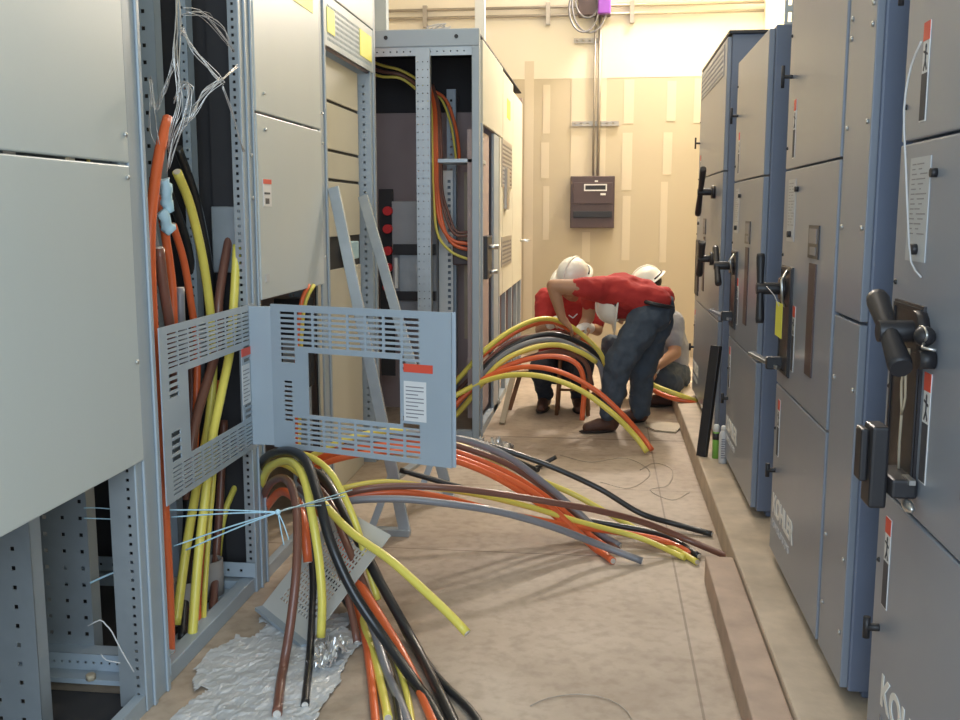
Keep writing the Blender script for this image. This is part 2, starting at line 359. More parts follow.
def rot_handle(par, y, z, dy, dz, xo=.10, r=.014, rs=.016, name='rotary_handle'):
    Xp = XF-.02
    h = MB().cyl((Xp+.005, y, z), (XF-xo-r, y, z), rs, 16).build('rotary_handle', 'blackm', par, bevel=.002)
    a = V((XF-xo, y-dy, z-dz)); b = V((XF-xo, y+dy, z+dz)); m = (a+b)/2
    MB().tube([a, a.lerp(m, .12), m, b.lerp(m, .12), b], [r*1.0, r*1.12, r*.85, r*1.12, r*1.0], 12).build('grip', 'blackm', h)
    MB().cyl((Xp+.003, y, z), (Xp-.02, y, z), rs*1.9, 16).build('collar', 'plate', h)
    return h
def lever(par, y, z, m='steel'):
    h = MB().box(XF-.075, XF-.02, y-.016, y+.016, z-.022, z+.022).build('lever_handle', 'blackm', par, bevel=.004)
    MB().bar((XF-.03, y-.02, z-.015), (XF-.115, y+.10, z+.02), .03, .014).build('lever_grip', m, h, bevel=.003)
    return h
c1 = right_cabinet('nearest grey transfer switch cabinet on right, big black diagonal rotary handle', .95, 2.304, 2.33, 0, near=True)
c2 = right_cabinet('wide grey cabinet with narrow bolted side panel and yellow tag, second from camera', 2.575, 3.71, 2.33, .29)
c3 = right_cabinet('lower grey transfer switch cabinet on right, third from the camera', 4.19, 5.14, 2.13, 0)
c4 = right_cabinet('farthest grey transfer switch cabinet, vented top, beside crouching worker in grey shirt', 5.62, 7.1, 2.335, 0, far_unit=True)
# cabinet 1: large thick handle, lower handle, padlock
h = rot_handle(c1, 2.065, 1.165, .10, .06, .085, .021, .022)
Xp = XF-.02
lh = MB().box(Xp-.05, Xp, 2.03, 2.16, .83, .87).box(Xp-.085, Xp-.05, 2.06, 2.13, .80, .97).build('lower_handle', 'blackm', c1, bevel=.006)
MB().box(Xp-.10, Xp-.085, 2.085, 2.135, .85, .96).build('handle_pad', 'blackm', lh, bevel=.004)
MB().ell((Xp-.02, 1.985, 1.165), (.02, .022, .02)).cyl((Xp, 1.985, 1.12), (Xp-.03, 1.985, 1.12), .018).build('key_switch', 'blackm', c1)
MB().tube([V((Xp-.025, 1.985+.03*math.cos(a), 1.17+.014*math.sin(a))) for a in [i*math.pi/6 for i in range(13)]], .0025, 6, False).tube([(Xp-.03, 1.955, 1.155), (Xp-.04, 1.93, 1.15), (Xp-.02, 1.915, 1.148)], .003, 6).build('wire_seal', 'steel', c1)
MB().box(Xp-.02, Xp-.008, 2.02, 2.07, .862, .872).build('latch_catch', 'steel', c1); MB().ell((Xp-.02, 2.02, .82), (.01, .03, .012)).build('latch_pin', 'steel', c1)
MB().tube(smooth_path([V((Xp-.02, 2.075, 1.13)), V((Xp-.028, 2.085, 1.06)), V((Xp-.02, 2.10, 1.0)), V((Xp-.015, 2.12, .93)), V((Xp-.012, 2.125, .87))]), .003, 6).tube(smooth_path([V((Xp-.02, 2.07, 1.13)), V((Xp-.03, 2.055, 1.08)), V((Xp-.022, 2.075, 1.03)), V((Xp-.02, 2.10, .99))]), .0025, 6).build('tie_wire', 'palewood', c1)
# cabinet 2
h = rot_handle(c2, 3.60, 1.135, .02, .12, .105, .0135, .021)
MB().tube([(XF-.025, 3.54, 1.20), (XF-.05, 3.50, 1.17), (XF-.045, 3.50, 1.10), (XF-.03, 3.53, 1.08)], .006, 8).build('padlock_hasp', 'steel', c2)
lever(c2, 3.60, .872)
# cabinets 3 and 4
for c, ye in ((c3, 5.03),):
    rot_handle(c, ye, 1.14, .09, .085, .10, .015, .02); lever(c, ye-.03, .895, 'cgry')
    MB().tube([(XF-.025, ye-.06, 1.20), (XF-.05, ye-.10, 1.17), (XF-.03, ye-.06, 1.10)], .006, 8).build('padlock_hasp', 'steel', c)
rot_handle(c4, 6.02, 1.515, -.13, .13, .10, .017, .02); rot_handle(c4, 5.98, 1.13, -.06, .10, .09, .019, .02)
vm = MB().plate((XF-.02, 7.05, 2.14), (0, -1, 0), (0, 0, 1), 1.3, .16, [(.03+.05*i, .065+.05*i, .012+.03*j, .027+.03*j) for i in range(25) for j in range(5)], .004)
vm.build('vent_grille', 'kpanel', c4)
MB().box(XF-.014, 1.38, 5.60, 7.12, 2.335, 2.35).build('cap_flange', 'blackm', c4)
# yellow tag hanging on cabinet 2's handle
y_ = 3.52; q0 = PX(775, 297, .60); q1 = PX(786, 330, .60)
t = thing('hanging_tag', 'yellow paper tag hanging from black handle of second right cabinet', 'tag', (.59, 3.45, 1.0))
MB().plate((.585, 3.50, .985), (0, -1, 0), (0, 0, 1), .125, .115, [(.055, .065, .1, .108)], .0012).build('tag_card', 'yel_l', t)
MB().tube([(.585, 3.44, 1.088), (.575, 3.48, 1.12), (.56, 3.56, 1.145)], .0015, 5).build('tag_string', 'wire', t)
# white wire hanging down the gap between the first two cabinets
pts = [PX(921, 42, .60), PX(911, 66, .60), PX(904, 110, .585), PX(906, 170, .59), PX(908, 222, .60), PX(911, 262, .62), PX(921, 277, .628)]
tag(MB().tube(smooth_path(pts), .0022, 6).build('hanging_wire', 'wire'), 'thin white wire dangling down far edge of nearest right cabinet', 'wire')
# channel, can and bottle standing on the pad
t = MB().bar(PY(702+4, 470, 5.0) * 0 + V((.532, 5.27, .12)), V((.598, 5.36, .70)), .055, .03).build('metal_channel', 'blackm', None, bevel=.003)
tag(t, 'dark metal channel leaning upright on the pad beside the green can', 'channel')
def lathe(mb, c, prof, n=20):
    rings = [[mb.bm.verts.new((c[0]+r*math.cos(2*math.pi*k/n), c[1]+r*math.sin(2*math.pi*k/n), c[2]+z)) for k in range(n)] for r, z in prof]
    for i in range(len(rings)-1):
        for k in range(n): f = mb.bm.faces.new((rings[i][k], rings[i][(k+1)%n], rings[i+1][(k+1)%n], rings[i+1][k])); f.smooth = True
    mb.bm.faces.new(rings[0][::-1]); mb.bm.faces.new(rings[-1]); return mb
pc = PZ(715.5, 458, .12); pb_ = PZ(722.5, 463, .12)
t = thing('spray_can', 'small green spray can with white cap, standing on concrete pad', 'can', pc)
r_ = .0185
lathe(MB(), pc, [(r_, 0), (r_, .135), (r_*.8, .142)]).build('can_body', 'green', t)
lathe(MB(), pc, [(r_*.98, .10), (r_*1.02, .10), (r_*1.02, .135), (r_*.98, .135)]).build('dark_band', 'blackm', t)
lathe(MB(), pc, [(r_*.85, .142), (r_*.85, .172), (r_*.6, .18)]).build('cap', 'white', t)
t = thing('plastic_bottle', 'white plastic bottle with grey printed label beside the green can', 'bottle', pb_)
lathe(MB(), pb_, [(.021, 0), (.022, .01), (.022, .15), (.015, .168), (.010, .172)]).build('bottle_body', 'wire', t)
lathe(MB(), pb_, [(.013, .172), (.013, .192), (.010, .196)]).build('cap', 'white', t)
g = MB()
for k in range(9): g.box(pb_.x-.012, pb_.x+.012-(k%3)*.004, pb_.y-.0235, pb_.y-.020, .12+.03+k*.012, .12+.035+k*.012)
g.build('label_print', 'cgry', t)

# ================================================================= LEFT ROW: switchboard sections, front plane x = -1.25
XL = -1.263
def lpanel(par, name, y0, y1, z0, z1, m='greypanel', th=.02, x=XL): return MB().box(x-.006, x-.006+th, y0, y1, z0, z1).build(name, m, par, bevel=.004)
def screws(par, lst, x):
    for (y, z) in lst: MB().ell((x, y, z), (.005, .007, .007), seg=8, rings=6).build('screw', 'steel', par)
def holes(w, h, cols, pitch, d, z0=.02):
    n = int((h-z0*2)/pitch)
    return [(c-d/2, c+d/2, z0+k*pitch, z0+k*pitch+d) for c in cols for k in range(n)]
HT = 2.55
# --- section 1 (nearest, covered by large door panels)
s1 = thing('switchgear_section', 'nearest left switchboard section, large plain grey panels above open perforated frame', 'switchgear', (-1.7, 1.9, 0))
lpanel(s1, 'cover_panel', 1.0, 2.555, .722, 1.521); lpanel(s1, 'cover_panel', 1.0, 2.555, 1.528, HT)
screws(s1, [(2.535, 1.60), (2.535, 1.49), (2.535, 1.0), (2.535, 2.1)], XL+.018)
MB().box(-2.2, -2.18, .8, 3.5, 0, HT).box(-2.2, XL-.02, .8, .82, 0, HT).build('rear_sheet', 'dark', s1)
MB().box(-2.2, XL, .8, 2.60, HT-.02, HT).build('top_sheet', 'greyframe', s1)
# near corner post and inner perforated posts
p = MB().box(XL-.006, XL+.004, 2.52, 2.665, 0, HT)
p.box(XL+.004, XL+.012, 2.555, 2.575, 0, HT); p.box(XL+.004, XL+.012, 2.64, 2.66, 0, HT); p.build('corner_post', 'greyframe', s1, bevel=.003)
MB().plate((XL-.075, 2.52, 0), (1, 0, 0), (0, 0, 1), .075, HT, holes(.075, HT, (.055,), .026, .009), .004).build('post_flange', 'galv', s1)
def uprt(par, x0, x1, y, cols, zt=HT, pitch=.075, d=.013, m='galv', name='perforated_upright', z0=0):
    o = MB().plate((x0, y, z0), (1, 0, 0), (0, 0, 1), x1-x0, zt-z0, holes(x1-x0, zt-z0, cols, pitch, d), .004)
    o.box(x1-.003, x1, y, y+.05, z0, zt); o.box(x0, x0+.003, y, y+.05, z0, zt)
    return o.build(name, m, par)
xa = PY(34, 600, 2.30).x; uprt(s1, xa-.16, xa, 2.30, (.045, .11), 2.5, .052, .012)
xa = PY(43, 600, 2.72).x; xb_ = PY(92, 600, 2.72).x; uprt(s1, xa, xb_, 2.72, (.022, (xb_-xa)/2, xb_-xa-.022), 2.5, .052, .012)
MB().box(-2.18, XL-.06, .82, 2.59, .0, .012).build('shade_pan', 'dark', s1)  # dark sheet added to stand in for shade on the cabinet floor
MB().plate((-2.1, 2.66, .045), (1, 0, 0), (0, 0, 1), .85, .05, holes(.05, .85, (), .05, .01)+[(.03+.025*k, .037+.025*k, .02, .027) for k in range(32)], .004).box(-2.1, XL, 2.66, 2.72, .09, .095).box(-2.1, XL, 2.60, 2.66, .03, .045).build('base_rail', 'greyframe', s1)
MB().box(XL-.03, XL, 1.0, 2.52, 0, .05).build('base_sill', 'greyframe', s1)
for x in (-1.36, -1.47): MB().cyl((x, 2.60, .045), (x, 2.60, .062), .014, 6).build('bolt', 'palewood', s1)

# --- section 2 (open, with slotted frame plate)
s2 = thing('switchgear_section', 'open left switchboard section with slotted frame plate, stuffed with coloured cables', 'switchgear', (-1.7, 3.05, 0))
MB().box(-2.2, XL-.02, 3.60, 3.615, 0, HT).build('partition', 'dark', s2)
MB().box(-2.18, XL-.12, 2.73, 3.39, .0, .012).build('shade_pan', 'dark', s2)  # shade inside the open section, put in as a dark floor sheet
uprt(s2, -1.66, -1.50, 3.30, (.04, .12), HT, .055, .013, 'greyframe')
uprt(s2, -1.47, -1.44, 3.42, (.015,), HT, .03, .008, 'greyframe')
MB().box(-1.42, -1.31, 3.52, 3.55, 1.18, 1.42).build('bracket_box', 'galv', s2, bevel=.005)
MB().box(XL-.16, XL-.006, 3.552, 3.56, 0, HT).build('post_return', 'dark', s2)
p = MB().box(XL-.006, XL+.004, 3.43, 3.548, 0, HT).box(XL+.004, XL+.012, 3.47, 3.482, 0, HT).box(XL+.004, XL+.012, 3.53, 3.546, 0, HT)
p.build('corner_post', 'greyframe', s2, bevel=.003)
MB().plate((XL-.034, 3.43, 0), (1, 0, 0), (0, 0, 1), .034, HT, holes(.034, HT, (.017,), .026, .010), .004).build('post_flange', 'galv', s2)
MB().box(XL-.055, XL-.005, 2.68, 3.45, 0, .055).box(XL-.12, XL-.055, 2.68, 3.45, 0, .02).build('base_sill', 'greyframe', s2, bevel=.003)
MB().plate((-2.1, 3.42, .06), (1, 0, 0), (0, 0, 1), .84, .055, [(.03+.05*k, .04+.05*k, .02, .03) for k in range(16)], .004).box(-2.1, XL-.01, 3.40, 3.46, 0, .05).build('base_rail', 'greyframe', s2)
MB().box(XL-.14, XL-.135, 2.62, 2.66, 1.05, 1.98).build('yellow_strip', 'cyel', s2)
screws(s2, [(3.515, 1.45), (3.515, 1.60), (3.515, 1.0)], XL+.006)
# slotted frame plates -------------------------------------------------
def slots(u0, u1, v0, v1, nu, nv, gu=.010, gv=.009):
    cu = (u1-u0+gu)/nu; cv = (v1-v0+gv)/nv
    return [(u0+i*cu, u0+i*cu+cu-gu, v0+j*cv, v0+j*cv+cv-gv) for i in range(nu) for j in range(nv)]
def vent_frame(par, name, O, U, w, h, left, right, flip=False):
    top = .137; bot = .105
    H = [(left, w-right, bot+.012, h-top-.01)]
    H += slots(.05, w-.05, h-top+.012, h-.022, 9, 8)
    H += slots(.05, w-.05, .018, bot-.004, 9, 7)
    # slot columns reaching into the side strips
    a, b = .05, .05+(w-.1+.01)/9-.010
    H += slots(a, b, bot+.012, bot+.10, 1, 4); H += slots(a, b, h-top-.075, h-top-.004, 1, 4)
    if right > .12: 
        a2, b2 = w-.05-(b-a), w-.05
        H += slots(a2, b2, bot+.016, bot+.07, 1, 3); H += slots(a2, b2, h-top-.06, h-top-.004, 1, 3)
    return MB().plate(O, U, (0, 0, 1), w, h, H, .004).build(name, 'greyframe', par)
vf = vent_frame(s2, 'slotted_frame_plate', (XL+.016, 2.675, .555), (0, 1, 0), .775, .52, .185, .135)
def stickers(par, O, U, n, u0, v_red, v_pap, wr, wp, hp):
    O = V(O); U = V(U); n = V(n); W = V((0, 0, 1))
    def pl(name, u, v, w, h, m, th=.0012, e=.003):
        mb = MB(); c = O+U*(u+w/2)+W*(v+h/2)+n*e
        mb.bar(c-W*h/2, c+W*h/2, w, th, n.cross(W)*0+n) if False else None
        vs = [c+U*(i*w/2)+W*(j*h/2)+n*(k*th/2) for k in (-1, 1) for i, j in ((-1,-1),(1,-1),(1,1),(-1,1))]
        bv = [mb.bm.verts.new(q) for q in vs]
        for f in ((0,1,2,3),(7,6,5,4),(0,4,5,1),(1,5,6,2),(2,6,7,3),(3,7,4,0)): mb.bm.faces.new([bv[i] for i in f])
        return mb.build(name, m, par, recalc=True)
    pl('red_label', u0, v_red, wr, .028, 'red_l')
    g = pl('paper_label', u0, v_pap, wp, hp, 'paper')
    for k in range(9):
        pl('print_line', u0+.008, v_pap+.012+k*(hp-.02)/9, wp*(.8 if k%3 else .55), .0035, 'cgry', .0005, .0040).parent = g
stickers(s2, (XL+.016, 2.675, .555), (0, 1, 0), (1, 0, 0), .635, .345, .175, .10, .075, .14)

# swung-open frame plate on section 3's post
hx, hy = -1.165, 3.40; ex, ey = -.485, 3.17
Uv = V((ex-hx, ey-hy, 0)); wv = Uv.length; Uv.normalize(); nv_ = V((Uv.y, -Uv.x, 0))
s3 = thing('switchgear_section', 'left switchboard section with two light panels and slotted frame swung open', 'switchgear', (-1.7, 4.0, 0))
sv = MB(); h_ = .515
Hs = [(.155, .525, .13, h_-.165)]
Hs += slots(.04, .60, h_-.145, h_-.025, 8, 7)
Hs += slots(.09, .60, .018, .115, 8, 6)
Hs += slots(.05, .085, .10, .245, 1, 9); Hs += slots(.04, .10, h_-.205, h_-.15, 1, 3); Hs += slots(.535, .60, .12, .16, 1, 2); Hs += slots(.535, .60, h_-.20, h_-.15, 1, 3)
O_ = V((hx, hy, .565))
sw = sv.plate(O_, Uv, (0, 0, 1), wv, h_, Hs, .004).build('swung_frame_plate', 'greyframe', s3, label='slotted grey frame plate swung open into the aisle')
sv = MB(); e0 = O_+Uv*wv
sv.bar(e0+V((0, .012, 0)), e0+V((0, .012, h_)), .004, .025, V((1, 0, 0))).build('plate_edge_flange', 'greyframe', sw)
MB().box(-1.245, -1.165, 3.40, 3.412, .57, 1.07).build('hinge_strip', 'greyframe', sw)
stickers(sw, O_, Uv, nv_, .54, .31, .145, .11, .085, .135)
# section 3 panels
lpanel(s3, 'door_panel', 3.553, 4.39, 1.078, 1.752); lpanel(s3, 'door_panel', 3.553, 4.39, 1.76, HT)
screws(s3, [(3.64, 1.83), (3.64, 1.70), (4.40, 1.83), (4.40, 1.70), (4.40, 1.2)], XL+.018)
MB().box(XL-.006, XL+.004, 4.395, 4.50, 0, HT+.02).box(XL+.004, XL+.012, 4.475, 4.50, 0, HT).build('corner_post', 'greyframe', s3, bevel=.003)
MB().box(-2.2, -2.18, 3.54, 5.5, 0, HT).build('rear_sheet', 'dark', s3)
MB().box(XL-.03, XL, 3.58, 4.44, 0, .05).build('base_sill', 'greyframe', s3)
uprt(s3, -1.42, -1.34, 4.40, (.02, .06), HT, .05, .012, 'greyframe')
MB().box(-1.46, -1.30, 4.30, 4.38, .62, 1.02).build('terminal_block', 'blackm', s3, bevel=.006)
MB().box(-1.36, -1.32, 4.294, 4.30, .88, .93).build('yellow_label', 'yel_l', s3)
MB().box(-1.42, -1.36, 4.29, 4.30, .66, .84).build('breaker_face', 'unit', s3)
MB().box(XL+.014, XL+.016, 3.60, 3.69, 1.42, 1.52).build('paper_label', 'paper', s3); MB().box(XL+.014, XL+.016, 3.60, 3.64, 1.14, 1.17).build('small_label', 'label_grey', s3)
MB().box(XL+.016, XL+.0175, 3.60, 3.69, 1.503, 1.52).build('red_heading', 'red_l', s3)
MB().box(XL+.016, XL+.0175, 3.62, 3.66, 1.43, 1.45).box(XL+.016, XL+.0175, 3.61, 3.67, 1.465, 1.472).build('label_print', 'ink', s3)
q0 = PX(299, 12, XL); q1 = PX(318, 0, XL); MB().box(XL+.014, XL+.0165, 4.00, 4.30, 2.235, 2.42).build('yellow_label', 'yel_l', s3)
# section 4
s4 = thing('switchgear_section', 'left switchboard section with vented header strip over recessed cream panels', 'switchgear', (-1.7, 5.0, 0))
MB().plate((XL+.008, 4.50, 2.14), (0, 1, 0), (0, 0, 1), .94, .22, [(.04+.024*i, .054+.024*i, .025+.024*j, .039+.024*j) for i in range(36) for j in range(7)], .006).build('vent_header', 'greypanel', s4)
MB().box(XL-.03, XL-.01, 4.50, 5.44, 2.14, 2.36).build('header_backing', 'mauve', s4)
lpanel(s4, 'header_cap', 4.50, 5.44, 2.365, 2.60)
MB().box(XL+.012, XL+.014, 4.53, 4.66, 2.20, 2.31).build('yellow_label', 'yel_l', s4); MB().box(XL+.012, XL+.014, 5.14, 5.40, 2.19, 2.32).build('yellow_label', 'yel_l', s4)
xr = -1.315
for (a, b) in ((1.93, 2.13), (1.70, 1.92), (1.56, 1.69), (1.28, 1.55)):
    MB().box(xr-.01, xr, 4.51, 5.34, a, b-.004).build('recessed_panel', 'cream', s4, bevel=.003)
MB().box(xr-.01, xr, 4.51, 5.34, 0, 1.12).build('lower_panel', 'cream', s4, bevel=.003)
MB().box(xr-.015, xr-.011, 4.51, 5.36, 0, 2.13).build('gap_backing', 'dark', s4)
screws(s4, [(4.66, z) for z in (2.05, 1.8, 1.6, 1.35, .95)], xr+.002)
MB().box(XL-.006, XL+.004, 5.40, 5.52, 0, HT).box(XL-.3, XL, 5.50, 5.52, 0, HT).box(XL+.004, XL+.014, 5.44, 5.455, 0, HT).build('corner_post', 'greyframe', s4, bevel=.003)
MB().plate((XL-.07, 5.40, 0), (1, 0, 0), (0, 0, 1), .07, 2.13, holes(.07, 2.13, (.035,), .04, .012), .004).build('post_flange', 'greyframe', s4)
MB().box(xr, xr+.04, 4.95, 5.15, 1.16, 1.25).build('latch', 'twine', s4, bevel=.005)
MB().box(-2.2, XL, 5.53, 5.54, 0, HT).build('end_sheet', 'mauve', s4)

# ================================================================= open framed switchboard further on, front plane x = -.745, end at y = 6
XB = -.745
bt = thing('open_frame_switchboard', 'open-framed switchboard at far left, perforated upright and cables showing inside', 'switchgear', (-1.1, 6.5, 0))
MB().box(-1.55, XB, 5.99, 6.05, 2.36, 2.46).build('top_beam', 'greyframe', bt, bevel=.006)
MB().plate((-1.55, 6.0, 2.31), (1, 0, 0), (0, 0, 1), .78, .05, [(.03+.04*k, .038+.04*k, .02, .028) for k in range(18)], .004).build('beam_lip', 'galv', bt)
for x in (-1.30, -.88): MB().cyl((x, 5.985, 2.415), (x, 5.995, 2.415), .012, 10).build('bolt', 'blackm', bt)
MB().box(XB-.045, XB, 5.99, 6.05, 0, 2.36).build('corner_post', 'greyframe', bt, bevel=.005)
MB().box(XB-.03, XB+.006, 6.10, 6.14, 0, 1.93).build('front_post', 'greyframe', bt, bevel=.003)
uprt(bt, -1.122, -1.038, 5.985, (.012, .042, .072), 2.35, .045, .007, 'galv')
MB().box(-1.65, -1.55, 5.99, 6.06, 0, 2.46).build('rear_post', 'greyframe', bt, bevel=.005)
MB().box(-1.65, XB-.01, 7.0, 7.02, 0, 2.44).build('inner_sheet', 'mauve', bt)
MB().box(-1.65, -1.63, 6.0, 9.1, 0, 2.45).build('rear_sheet', 'mauve', bt)
MB().box(-1.65, XB-.01, 6.05, 9.1, 2.44, 2.45).build('top_sheet', 'dark', bt)
MB().box(-1.65, XB-.01, 6.98, 7.0, 2.08, 2.44).build('dark_header', 'dark', bt)
MB().box(-1.03, XB-.02, 6.2, 6.5, 1.70, 1.725).build('shelf', 'galv', bt, bevel=.003)
uprt(bt, -1.05, -.99, 6.7, (.03,), 2.2, .05, .015, 'greyframe')
MB().plate((PY(439, 250, 6.62).x, 6.62, .72), (1, 0, 0), (0, 0, 1), .095, .95, [(.06, .08, .03+.04*k, .05+.04*k) for k in range(22)], .006).build('white_bus_bracket', 'white', bt)
MB().box(-.93, -.84, 6.66, 6.70, .55, 1.66).build('glass_fibre_barrier', 'palewood', bt)
MB().box(-.97, -.79, 6.4, 6.46, 1.06, 1.22).build('terminal_block', 'box', bt, bevel=.01)
q0 = PY(393, 330, 6.5); q1 = PY(416, 205, 6.5)
MB().box(PY(392, 250, 6.55).x, -1.10, 6.55, 6.75, .70, 1.47).build('breaker_unit', 'unit', bt, bevel=.006)
for z0, z1 in ((1.12, 1.19), (.82, .88)): MB().box(PY(393, 250, 6.5).x, -1.10, 6.50, 6.55, z0, z1).build('breaker_band', 'blackm', bt)
MB().box(PY(399, 250, 6.5).x, -1.12, 6.52, 6.55, .88, 1.12).build('breaker_face', 'galv', bt)
MB().box(PY(394, 250, 6.5).x, PY(397, 250, 6.5).x, 6.51, 6.55, .90, 1.10).build('bus_tab', 'white', bt)
MB().box(PY(377, 250, 6.5).x, PY(391, 250, 6.5).x, 6.58, 6.6, .3, 1.55).build('insulator_board', 'dark', bt)
for v in (211, 229, 251, 268, 287):
    p = PY(387, v, 6.5); MB().cyl(p+V((0, .08, 0)), p, .030, 12).build('red_insulator', 'red', bt)
# front units along x=-.745
MB().box(XB-.02, XB+.002, 6.15, 7.35, 1.93, 2.42).build('top_panel', 'cream', bt, bevel=.004)
MB().box(XB-.02, XB, 6.80, 7.10, 0, 1.92).box(XB-.5, XB-.02, 7.12, 7.14, 0, 1.92).build('door_frame', 'greyframe', bt, bevel=.004)
MB().box(XB-.10, XB-.03, 6.2, 6.75, .1, 1.9).build('back_board', 'mauve', bt)
MB().box(XB-.03, XB+.02, 6.25, 6.5, .98, 1.25).build('operating_mechanism', 'blackm', bt, bevel=.006)
MB().cyl((XB, 6.35, 1.18), (XB+.08, 6.35, 1.18), .015).cyl((XB, 6.40, 1.02), (XB+.07, 6.40, 1.02), .013).build('mechanism_link', 'steel', bt)
MB().box(XB-.02, XB+.003, 7.36, 8.15, .80, 2.40).box(XB-.02, XB+.003, 7.14, 7.34, .80, 1.92).build('door_panel', 'cream', bt, bevel=.004)
MB().box(XB-.02, XB+.003, 8.16, 9.05, .80, 2.35).build('door_panel', 'cream', bt, bevel=.004)
for (z0, z1) in ((1.58, 1.92), (1.0, 1.22)):
    MB().plate((XB+.008, 7.25, z0), (0, 1, 0), (0, 0, 1), .75, z1-z0, [(.03+.05*i, .065+.05*i, .02+.03*j, .036+.03*j) for i in range(14) for j in range(int((z1-z0-.03)/.03))], .004).box(XB+.003, XB+.005, 7.25, 8.0, z0, z1, 0).build('louvre_grille', 'pipe', bt)
MB().box(XB+.003, XB+.03, 7.42, 7.60, 1.42, 1.72).build('door_latch', 'pipe', bt, bevel=.005)
MB().cyl((XB, 8.9, 1.15), (XB+.07, 8.9, 1.15), .012).cyl((XB+.07, 8.83, 1.15), (XB+.07, 9.0, 1.15), .012).build('door_handle', 'steel', bt)
MB().box(XB+.003, XB+.006, 7.65, 7.9, 2.1, 2.24).build('yellow_label', 'yel_l', bt)
for y in (7.15, 7.6, 8.12, 8.6, 9.0): MB().box(XB-.03, XB, y, y+.05, 0, .8).build('lower_post', 'greyframe', bt)
MB().box(-1.6, XB, 9.08, 9.1, 0, 2.4).box(XB-.35, XB-.3, 7.1, 9.08, 0, .8).build('end_sheet', 'mauve', bt)
MB().box(-1.6, XB, 6.0, 6.05, 0, .06).box(XB-.04, XB, 6.05, 9.08, 0, .05).build('base_rail', 'greyframe', bt)
t = MB(); c = PY(440, 22, 6.2)
for k in range(7):
    a = [c+V((random.uniform(-.09, .09), random.uniform(-.05, .05), random.uniform(-.012, .05))) for _ in range(5)]
    t.tube(smooth_path(a), .004, 5)
o = t.build('coiled_strap', 'wire'); tag(o, 'tangled pale strap lying on top of the open-framed switchboard', 'strap')
o.location.z = 2.46

# ================================================================= CABLES
CM = dict(yellow='cyel', orange='cora', brown='cbrn', black='cblk', grey='cgry')
def cable(color, label, pts, r=.0135, group=None, end=False, start=False):
    P = []
    for p in pts:
        u, v, y = p
        if y == 'f': q = PZ(u, v, r+.001)
        elif y < 0: q = PX(u, v, y)
        else: q = PY(u, v, y)
        if q.z < r+.001: q = PZ(u, v, r+.001)
        P.append(q)
    S = smooth_path(P, .025)
    for q in S: q.z = max(q.z, r+.001)
    ends = []
    o = MB().tube(S, r, 12).build('power_cable', CM[color]); tag(o, label, 'cable', group)
    for flag, a, b in ((end, S[-1], S[-2]), (start, S[0], S[1])):
        if flag:
            d = (a-b).normalized(); c = MB().tube([a-d*.002, a+d*.003], r*.78, 12).build('cut_conductor', 'cond', o)
    return o
G1 = 'cables packed inside the open left section'
G2 = 'cable ends hanging in the foreground bundle'
G3 = 'cables fanned out over the aisle floor'
G4 = 'cables arched toward the workers'
# --- inside the open section (behind the frame plate)
cable('orange', 'thick orange cable at left edge inside the open section, full height', [(168,118,-1.310),(160,150,-1.310),(154,190,-1.310),(150,240,-1.310),(153,330,-1.310),(160,440,-1.310),(166,540,-1.310),(169,600,-1.310),(170,655,-1.310)], .016, G1, start=True)
cable('yellow', 'yellow cable passing behind the centre of slotted frame, left of its twin', [(177,172,-1.370),(190,205,-1.370),(203,260,-1.370),(211,320,-1.370),(213,370,-1.370),(209,420,-1.370),(198,480,-1.370),(186,550,-1.370),(176,625,-1.370)], .0155, G1, start=True)
cable('yellow', 'yellow cable bending in from right behind the slotted frame', [(237,245,-1.300),(234,300,-1.300),(230,350,-1.300),(221,395,-1.300),(212,440,-1.300),(205,500,-1.300),(198,560,-1.300),(192,640,-1.300)], .0155, G1)
cable('black', 'black cable curving beside the left yellow one, inside open section', [(178,148,-1.420),(196,200,-1.420),(208,260,-1.420),(213,310,-1.420),(210,350,-1.420),(205,420,-1.420),(196,480,-1.420),(188,560,-1.420),(182,640,-1.420)], .015, G1)
cable('black', 'glossy black cable left of yellow cables, inside open section', [(168,190,-1.460),(186,240,-1.460),(197,300,-1.460),(203,350,-1.460),(200,420,-1.460),(193,470,-1.460),(187,520,-1.460),(184,600,-1.460)], .015, G1)
cable('orange', 'thin orange cable in the middle of the open section', [(173,225,-1.400),(184,262,-1.400),(192,310,-1.400),(197,350,-1.400),(196,420,-1.400),(194,470,-1.400)], .0125, G1, start=True)
cable('orange', 'short orange cable with taped tip at top of open section', [(158,196,-1.360),(166,240,-1.360),(172,285,-1.360),(174,330,-1.360)], .0135, G1)
cable('brown', 'brown cable along the left of open section above the slots', [(159,248,-1.320),(164,290,-1.320),(171,335,-1.320),(176,390,-1.320)], .0155, G1, start=True)
cable('grey', 'grey cable tip left of brown cable inside the open section', [(150,222,-1.340),(156,252,-1.340),(160,285,-1.340)], .013, G1)
cable('grey', 'grey cable stub standing behind slots, right of brown cable', [(180,288,-1.350),(181,320,-1.350),(184,370,-1.350)], .014, G1, start=True)
cable('brown', 'brown cable slanting in front of grey bracket, inside open section', [(234,215,-1.360),(226,255,-1.360),(219,300,-1.360),(216,350,-1.360),(196,420,-1.360),(190,470,-1.360)], .0165, G1)
cable('brown', 'thin brown cable right of centre seen through the frame window', [(186,330,-1.430),(192,380,-1.430),(190,440,-1.430),(186,500,-1.430)], .012, G1)
cable('orange', 'thick orange cable dropping below the slotted frame to floor', [(214,380,-1.380),(212,430,-1.380),(206,500,-1.380),(201,570,-1.380),(197,632,-1.380)], .018, G1)
cable('yellow', 'thin yellow cable beside the thick orange one below slotted frame', [(216,400,-1.330),(214,470,-1.330),(209,530,-1.330),(205,590,-1.330),(203,635,-1.330)], .009, G1)
